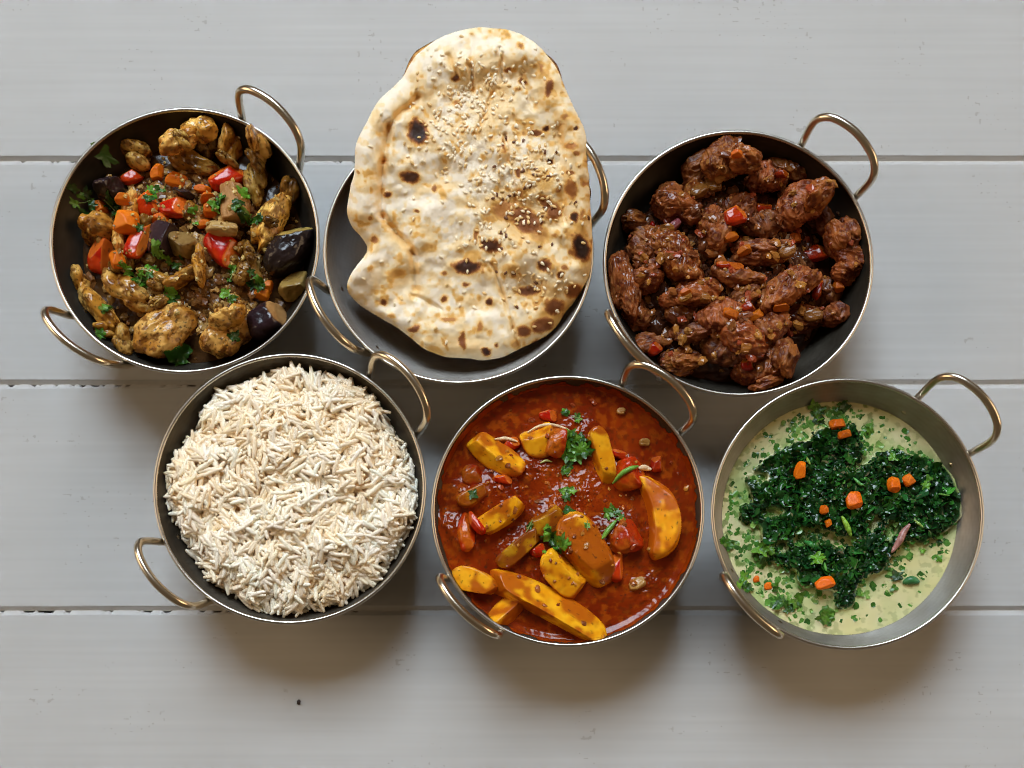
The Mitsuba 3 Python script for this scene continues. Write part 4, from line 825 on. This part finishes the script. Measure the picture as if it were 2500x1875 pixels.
blade(D, [(800, 475), (870, 505), (935, 542)], 7, 4, 'thin pale green herb stem', (.30, .36, .10)); blade(D, [(645, 580), (680, 562), (718, 570)], 7, 5, 'thin pale curved herb stem', (.34, .34, .10))
ON = dict(col=(.74, .55, .34), name='onion_sliver', cat='onion')
blade(D, [(395, 455), (450, 438), (530, 465)], 10, 21, 'pale curved onion sliver', **ON); blade(D, [(570, 415), (640, 372), (740, 368), (830, 405)], 9, 22, 'long curved onion sliver', **ON); blade(D, [(1185, 612), (1225, 600), (1262, 612)], 17, 23, 'glossy white onion sliver', **ON)
bits(D, 110, 41, [(.36, .10, .015), (.20, .05, .01), (.42, .16, .02), (.25, .04, .01)], (.0012, .0034), lambda x, y: 1.0 if math.hypot(x - D.c[0] + .004, y - D.c[1]) < .045 else .15, 'curry_bits', 'tiny orange-brown onion and spice bits in the curry sauce', 'spice', bsdf='gloss', sink=.45)

# ------------------------------------------------------------------ creamy spinach
D = Dish('green', 6)
SPN = Polygon([(600, 420), (640, 360), (740, 335), (870, 350), (905, 430), (895, 520), (860, 590), (920, 555), (1000, 485), (1100, 478), (1210, 500), (1330, 556), (1400, 640), (1440, 750), (1430, 860), (1380, 935), (1290, 968), (1230, 1000), (1180, 955), (1100, 1000), (1060, 1085), (1010, 1150), (900, 1172), (880, 1230), (830, 1362), (770, 1355), (745, 1235), (590, 1235), (520, 1130), (440, 1095), (330, 1090), (325, 900), (215, 860), (230, 740), (300, 700), (250, 640), (340, 540), (420, 490), (520, 440)])
HOLE = [(395, 825, 70, 42), (960, 880, 45, 58), (790, 985, 75, 34), (560, 965, 40, 62), (640, 905, 50, 26), (250, 740, 60, 30), (860, 570, 20, 30), (1060, 920, 40, 60), (700, 950, 45, 25), (330, 620, 45, 30), (300, 960, 50, 60), (450, 1010, 45, 30)]
def px6(x, y, z=.036):
    """photograph crop coordinates of points in this bowl"""
    x, y = np.asarray(x), np.asarray(y); dz = z - HC
    t = (y * FWD[1] + dz * FWD[2]); a = x / t; b = (y * UPV[1] + dz * UPV[2]) / t
    ox, oy, s = CROPS[6]; return (CX + a * F - ox) / s, (CY - b * F - oy) / s
gx, gy = np.meshgrid(np.arange(0, 1704, 6.), np.arange(0, 1659, 6.), indexing='ij')
gq = np.stack([gx / 100, gy / 100, 0 * gx], -1)
wx, wy = gx + 70 * (fb(gq * 1.6, 3, 71) - .5), gy + 70 * (fb(gq * 1.6, 3, 72) - .5)
mk = contains_xy(SPN, wx.ravel(), wy.ravel()).reshape(gx.shape).astype(float)
for hx, hy, ra, rb in HOLE: mk[((wx - hx) / ra) ** 2 + ((wy - hy) / rb) ** 2 < 1] = 0
MK = gaussian_filter(mk, 2.2); MK2 = gaussian_filter(mk, 14)
def mask(x, y, m): px, py = px6(x, y); return map_coordinates(m, [px.ravel() / 6, py.ravel() / 6], order=1, mode='nearest').reshape(px.shape)
def cream_h(x, y, s):
    q = np.stack([x, y, 0 * x], -1); m, m2 = mask(x, y, MK), mask(x, y, MK2)
    return .0320 + .0004 * (fb(q * 70, 2, 3) - .5) + sstep(.25, .8, m) * (.0006 + .0052 * m2 + .0030 * (fb(q * 180, 3, 5) - .5)) + .0005 * sstep(.93, 1, s)
def cream_c(v):
    px, py = px6(v[:, 0], v[:, 1]); n = fb(v * 60, 3, 3); m = mask(v[:, 0], v[:, 1], MK); m2 = mask(v[:, 0], v[:, 1], MK2)
    base = lerp((.60, .53, .21), (.62, .585, .36), n)
    left = sstep(900, 250, px) * sstep(300, 800, py)
    green = sstep(.44, .62, fb(v * 110, 3, 6)) * np.clip(.25 + .75 * left, 0, 1)
    base = lerp(base, np.array([.24, .40, .10]), .6 * green)
    fl = sstep(.60, .68, fb(v * 330, 2, 8) + .05 * left + .06 * sstep(600, 250, py))
    base = lerp(base, np.array([.07, .14, .015]), .70 * fl * (.35 + .65 * np.maximum(left, sstep(520, 250, py) * sstep(1100, 900, px))))
    base = lerp(base, np.array([.20, .33, .075]), .75 * sstep(.04, .5, m2) * sstep(.30, .62, fb(v * 150, 3, 12)))
    return lerp(base, np.array([.010, .045, .010]), sstep(.30, .75, m))
pool(D, cream_h, cream_c, 'cream', 'cream_sauce', 'sauce', 'sauce', 'pale yellow-green cream sauce around the dark spinach', nr=165, na=560, zs=.032)
rs = np.random.RandomState(91); parts = []; rf = []
GS = [(.008, .048, .010), (.014, .075, .012), (.005, .028, .008), (.022, .10, .012), (.010, .055, .008)]
def flake(s):
    u = np.linspace(-1, 1, 5); U, V = np.meshgrid(u, u * rs.uniform(.45, .9), indexing='ij')
    rr = 1 - .25 * (U ** 2) * (V ** 2); x, y = U * rr * s / 2, V * rr * s / 2
    z = s * (.30 * (vn(np.stack([U * 1.3, V * 1.3, 0 * U], -1) + rs.rand(3) * 50) - .5) * 2 + rs.uniform(-.28, .28) * U ** 2 + rs.uniform(-.3, .3) * V ** 2)
    return np.stack([x, y, z], -1).reshape(-1, 3), grid_faces(5, 5)
n = 0
while n < 3000:
    r = .064 * math.sqrt(rs.rand()); t = rs.rand() * 6.2832; x, y = D.c[0] + r * math.cos(t), D.c[1] + r * math.sin(t)
    mv = float(mask(x, y, MK))
    if mv < .5: continue
    v, f = flake(rs.uniform(.0018, .0042) if mv < .97 else rs.uniform(.0020, .0048) if rs.rand() < .74 else rs.uniform(.005, .0085)); v = v @ (rotz(rs.rand() * 6.3) @ roty(rs.normal() * .55) @ rotx(rs.normal() * .55)).T
    z = float(D.h(x, y)); v = v + np.array([x, y, z + rs.uniform(-.0004, .0014)])
    c = np.array(GS[rs.randint(5)]) * rs.uniform(.7, 1.3) * (2.4 if rs.rand() < .07 else 1); parts.append((v, f, np.tile(np.clip(c, .003, .5), (len(v), 1)))); n += 1
v, f, c = join(parts); put('chopped_spinach', (v, f), 'gloss', True, c); D.add(v)
tag('chopped_spinach', 'mass of dark green chopped cooked spinach floating in the cream sauce', 'spinach', kind='stuff')
parts = []; n = 0
while n < 430:
    r = .063 * math.sqrt(rs.rand()); t = rs.rand() * 6.2832; x, y = D.c[0] + r * math.cos(t), D.c[1] + r * math.sin(t); px, py = px6(x, y)
    if float(mask(x, y, MK)) > .3: continue
    w = .10 + .9 * float(sstep(800, 350, px) * sstep(450, 800, py)) + .55 * float(sstep(480, 300, py) * sstep(1000, 850, px)) + 1.2 * float(mask(x, y, MK2))
    if rs.rand() > w: continue
    v, f = flake(rs.uniform(.0012, .0044) * (1.25 if rs.rand() < .15 else 1)); v[:, 2] *= .35; v = v @ rotz(rs.rand() * 6.3).T + np.array([x, y, float(D.h(x, y)) + .00015])
    c = np.array([(.05, .16, .02), (.10, .25, .04), (.04, .12, .02), (.18, .32, .07)][rs.randint(4)]) * rs.uniform(.7, 1.2); parts.append((v, f, np.tile(c, (len(v), 1)))); n += 1
v, f, c = join(parts); put('spinach_flecks', (v, f), 'gloss', True, c)
tag('spinach_flecks', 'scattered small green spinach flecks in the pale cream at the left and top', 'spinach', kind='stuff')
for i, (x, y, a, b, ro, ph, tn) in enumerate([(762, 330, 46, 34, 8, 'dull red-orange carrot cube', .62), (802, 388, 38, 22, 14, 'dull orange carrot piece', .6), (556, 590, 32, 52, -6, 'tall orange carrot block', 1.0), (1076, 662, 36, 46, -6, 'orange carrot cube', 1.0), (1160, 642, 30, 32, 30, 'orange carrot cube', .95), (850, 748, 44, 52, 8, 'largest orange carrot cube', 1.0), (690, 805, 20, 26, 0, 'small carrot bit', .8), (710, 880, 18, 20, 20, 'small carrot bit', .8), (692, 1210, 54, 34, 10, 'carrot cube lying in cream', 1.05), (310, 1190, 18, 20, 0, 'pale half sunk carrot bit', 1.0), (375, 1228, 22, 24, 0, 'pale half sunk carrot bit', 1.0)]):
    piece(D, 'carrot_piece', ph, 'carrot piece', x, y, a, b, ro, 'carrot', 700 + i, c=.0030 if i < 9 else .0012, group='carrot cubes on the spinach', lift=.75 if i < 9 else .1, sub=4, tone=tn, q=55, tilt=None if i < 9 else (0, 0))
blade(D, [(800, 825), (835, 890), (862, 945)], 15, 11, 'bright green pod-like stem', (.22, .42, .04)); blade(D, [(1190, 870), (1150, 920), (1130, 970), (1080, 1040)], 20, 12, 'purple onion strip', (.34, .16, .14), 'onion_sliver', 'onion')
blade(D, [(1165, 1200), (1215, 1180), (1265, 1195)], 24, 13, 'dark green leaf scrap', (.03, .14, .04)); blade(D, [(1205, 850), (1262, 895)], 7, 14, 'thin pale green stem', (.26, .42, .10)); blade(D, [(870, 610), (900, 650), (925, 660)], 9, 15, 'thin green stem', (.10, .34, .08)); blade(D, [(600, 500), (625, 545)], 8, 16, 'short pale green stem', (.22, .40, .08)); blade(D, [(1340, 708), (1410, 715)], 6, 17, 'thin green stem', (.12, .30, .05)); blade(D, [(705, 1090), (715, 1140)], 8, 18, 'short green stem', (.10, .34, .06)); blade(D, [(610, 960), (650, 1010)], 14, 19, 'green leaf rib', (.04, .22, .05))
for i, (x, y, sp, n, sz, dk) in enumerate([(700, 1400, 30, 5, (50, 80), .55), (1095, 1170, 10, 2, (40, 60), .6), (460, 1330, 45, 6, (36, 60), .5), (545, 1310, 25, 3, (36, 56), .5), (240, 1200, 50, 6, (34, 56), .2), (360, 1030, 30, 4, (50, 80), .4), (410, 1235, 14, 2, (34, 44), .6), (1325, 985, 8, 1, (34, 40), .5), (1325, 1075, 8, 1, (34, 42), .3), (1235, 1035, 6, 1, (26, 30), .2), (905, 1272, 6, 1, (24, 30), .2), (1075, 1240, 8, 1, (36, 40), .2), (150, 980, 30, 4, (44, 70), .1), (655, 1075, 14, 2, (50, 64), .0), (1250, 670, 8, 1, (44, 48), 0), (1070, 515, 8, 1, (40, 44), 0), (1268, 630, 8, 1, (34, 38), 0), (650, 240, 30, 4, (36, 56), .5), (650, 300, 20, 2, (44, 60), .55), (780, 250, 34, 4, (30, 52), .45), (930, 365, 16, 2, (36, 50), .5)]):
    herb(D, x, y, sp, n, 800 + i, 'dark spinach leaf scraps' if dk > .3 else 'bright green leaf scrap', dk, sz, 0, group='leaf scraps in the creamy spinach', name='spinach_leaf', crumple=.2)

# ------------------------------------------------------------------ crumb on the table, labels
cx, cy = P(729, 1714, .001); d_, f_ = ico(3)
put('crumb', (d_ * (1 + .5 * (fb(d_ * 2 + 4, 2, 3) - .5))[:, None] * np.array([.0011, .0016, .0009]) + np.array([float(cx), float(cy), .0007]), f_), 'meat', True, np.tile([.03, .022, .018], (len(d_), 1)))
tag('crumb', 'tiny dark brown crumb on the white table below the rice bowl', 'crumb')
write_labels()
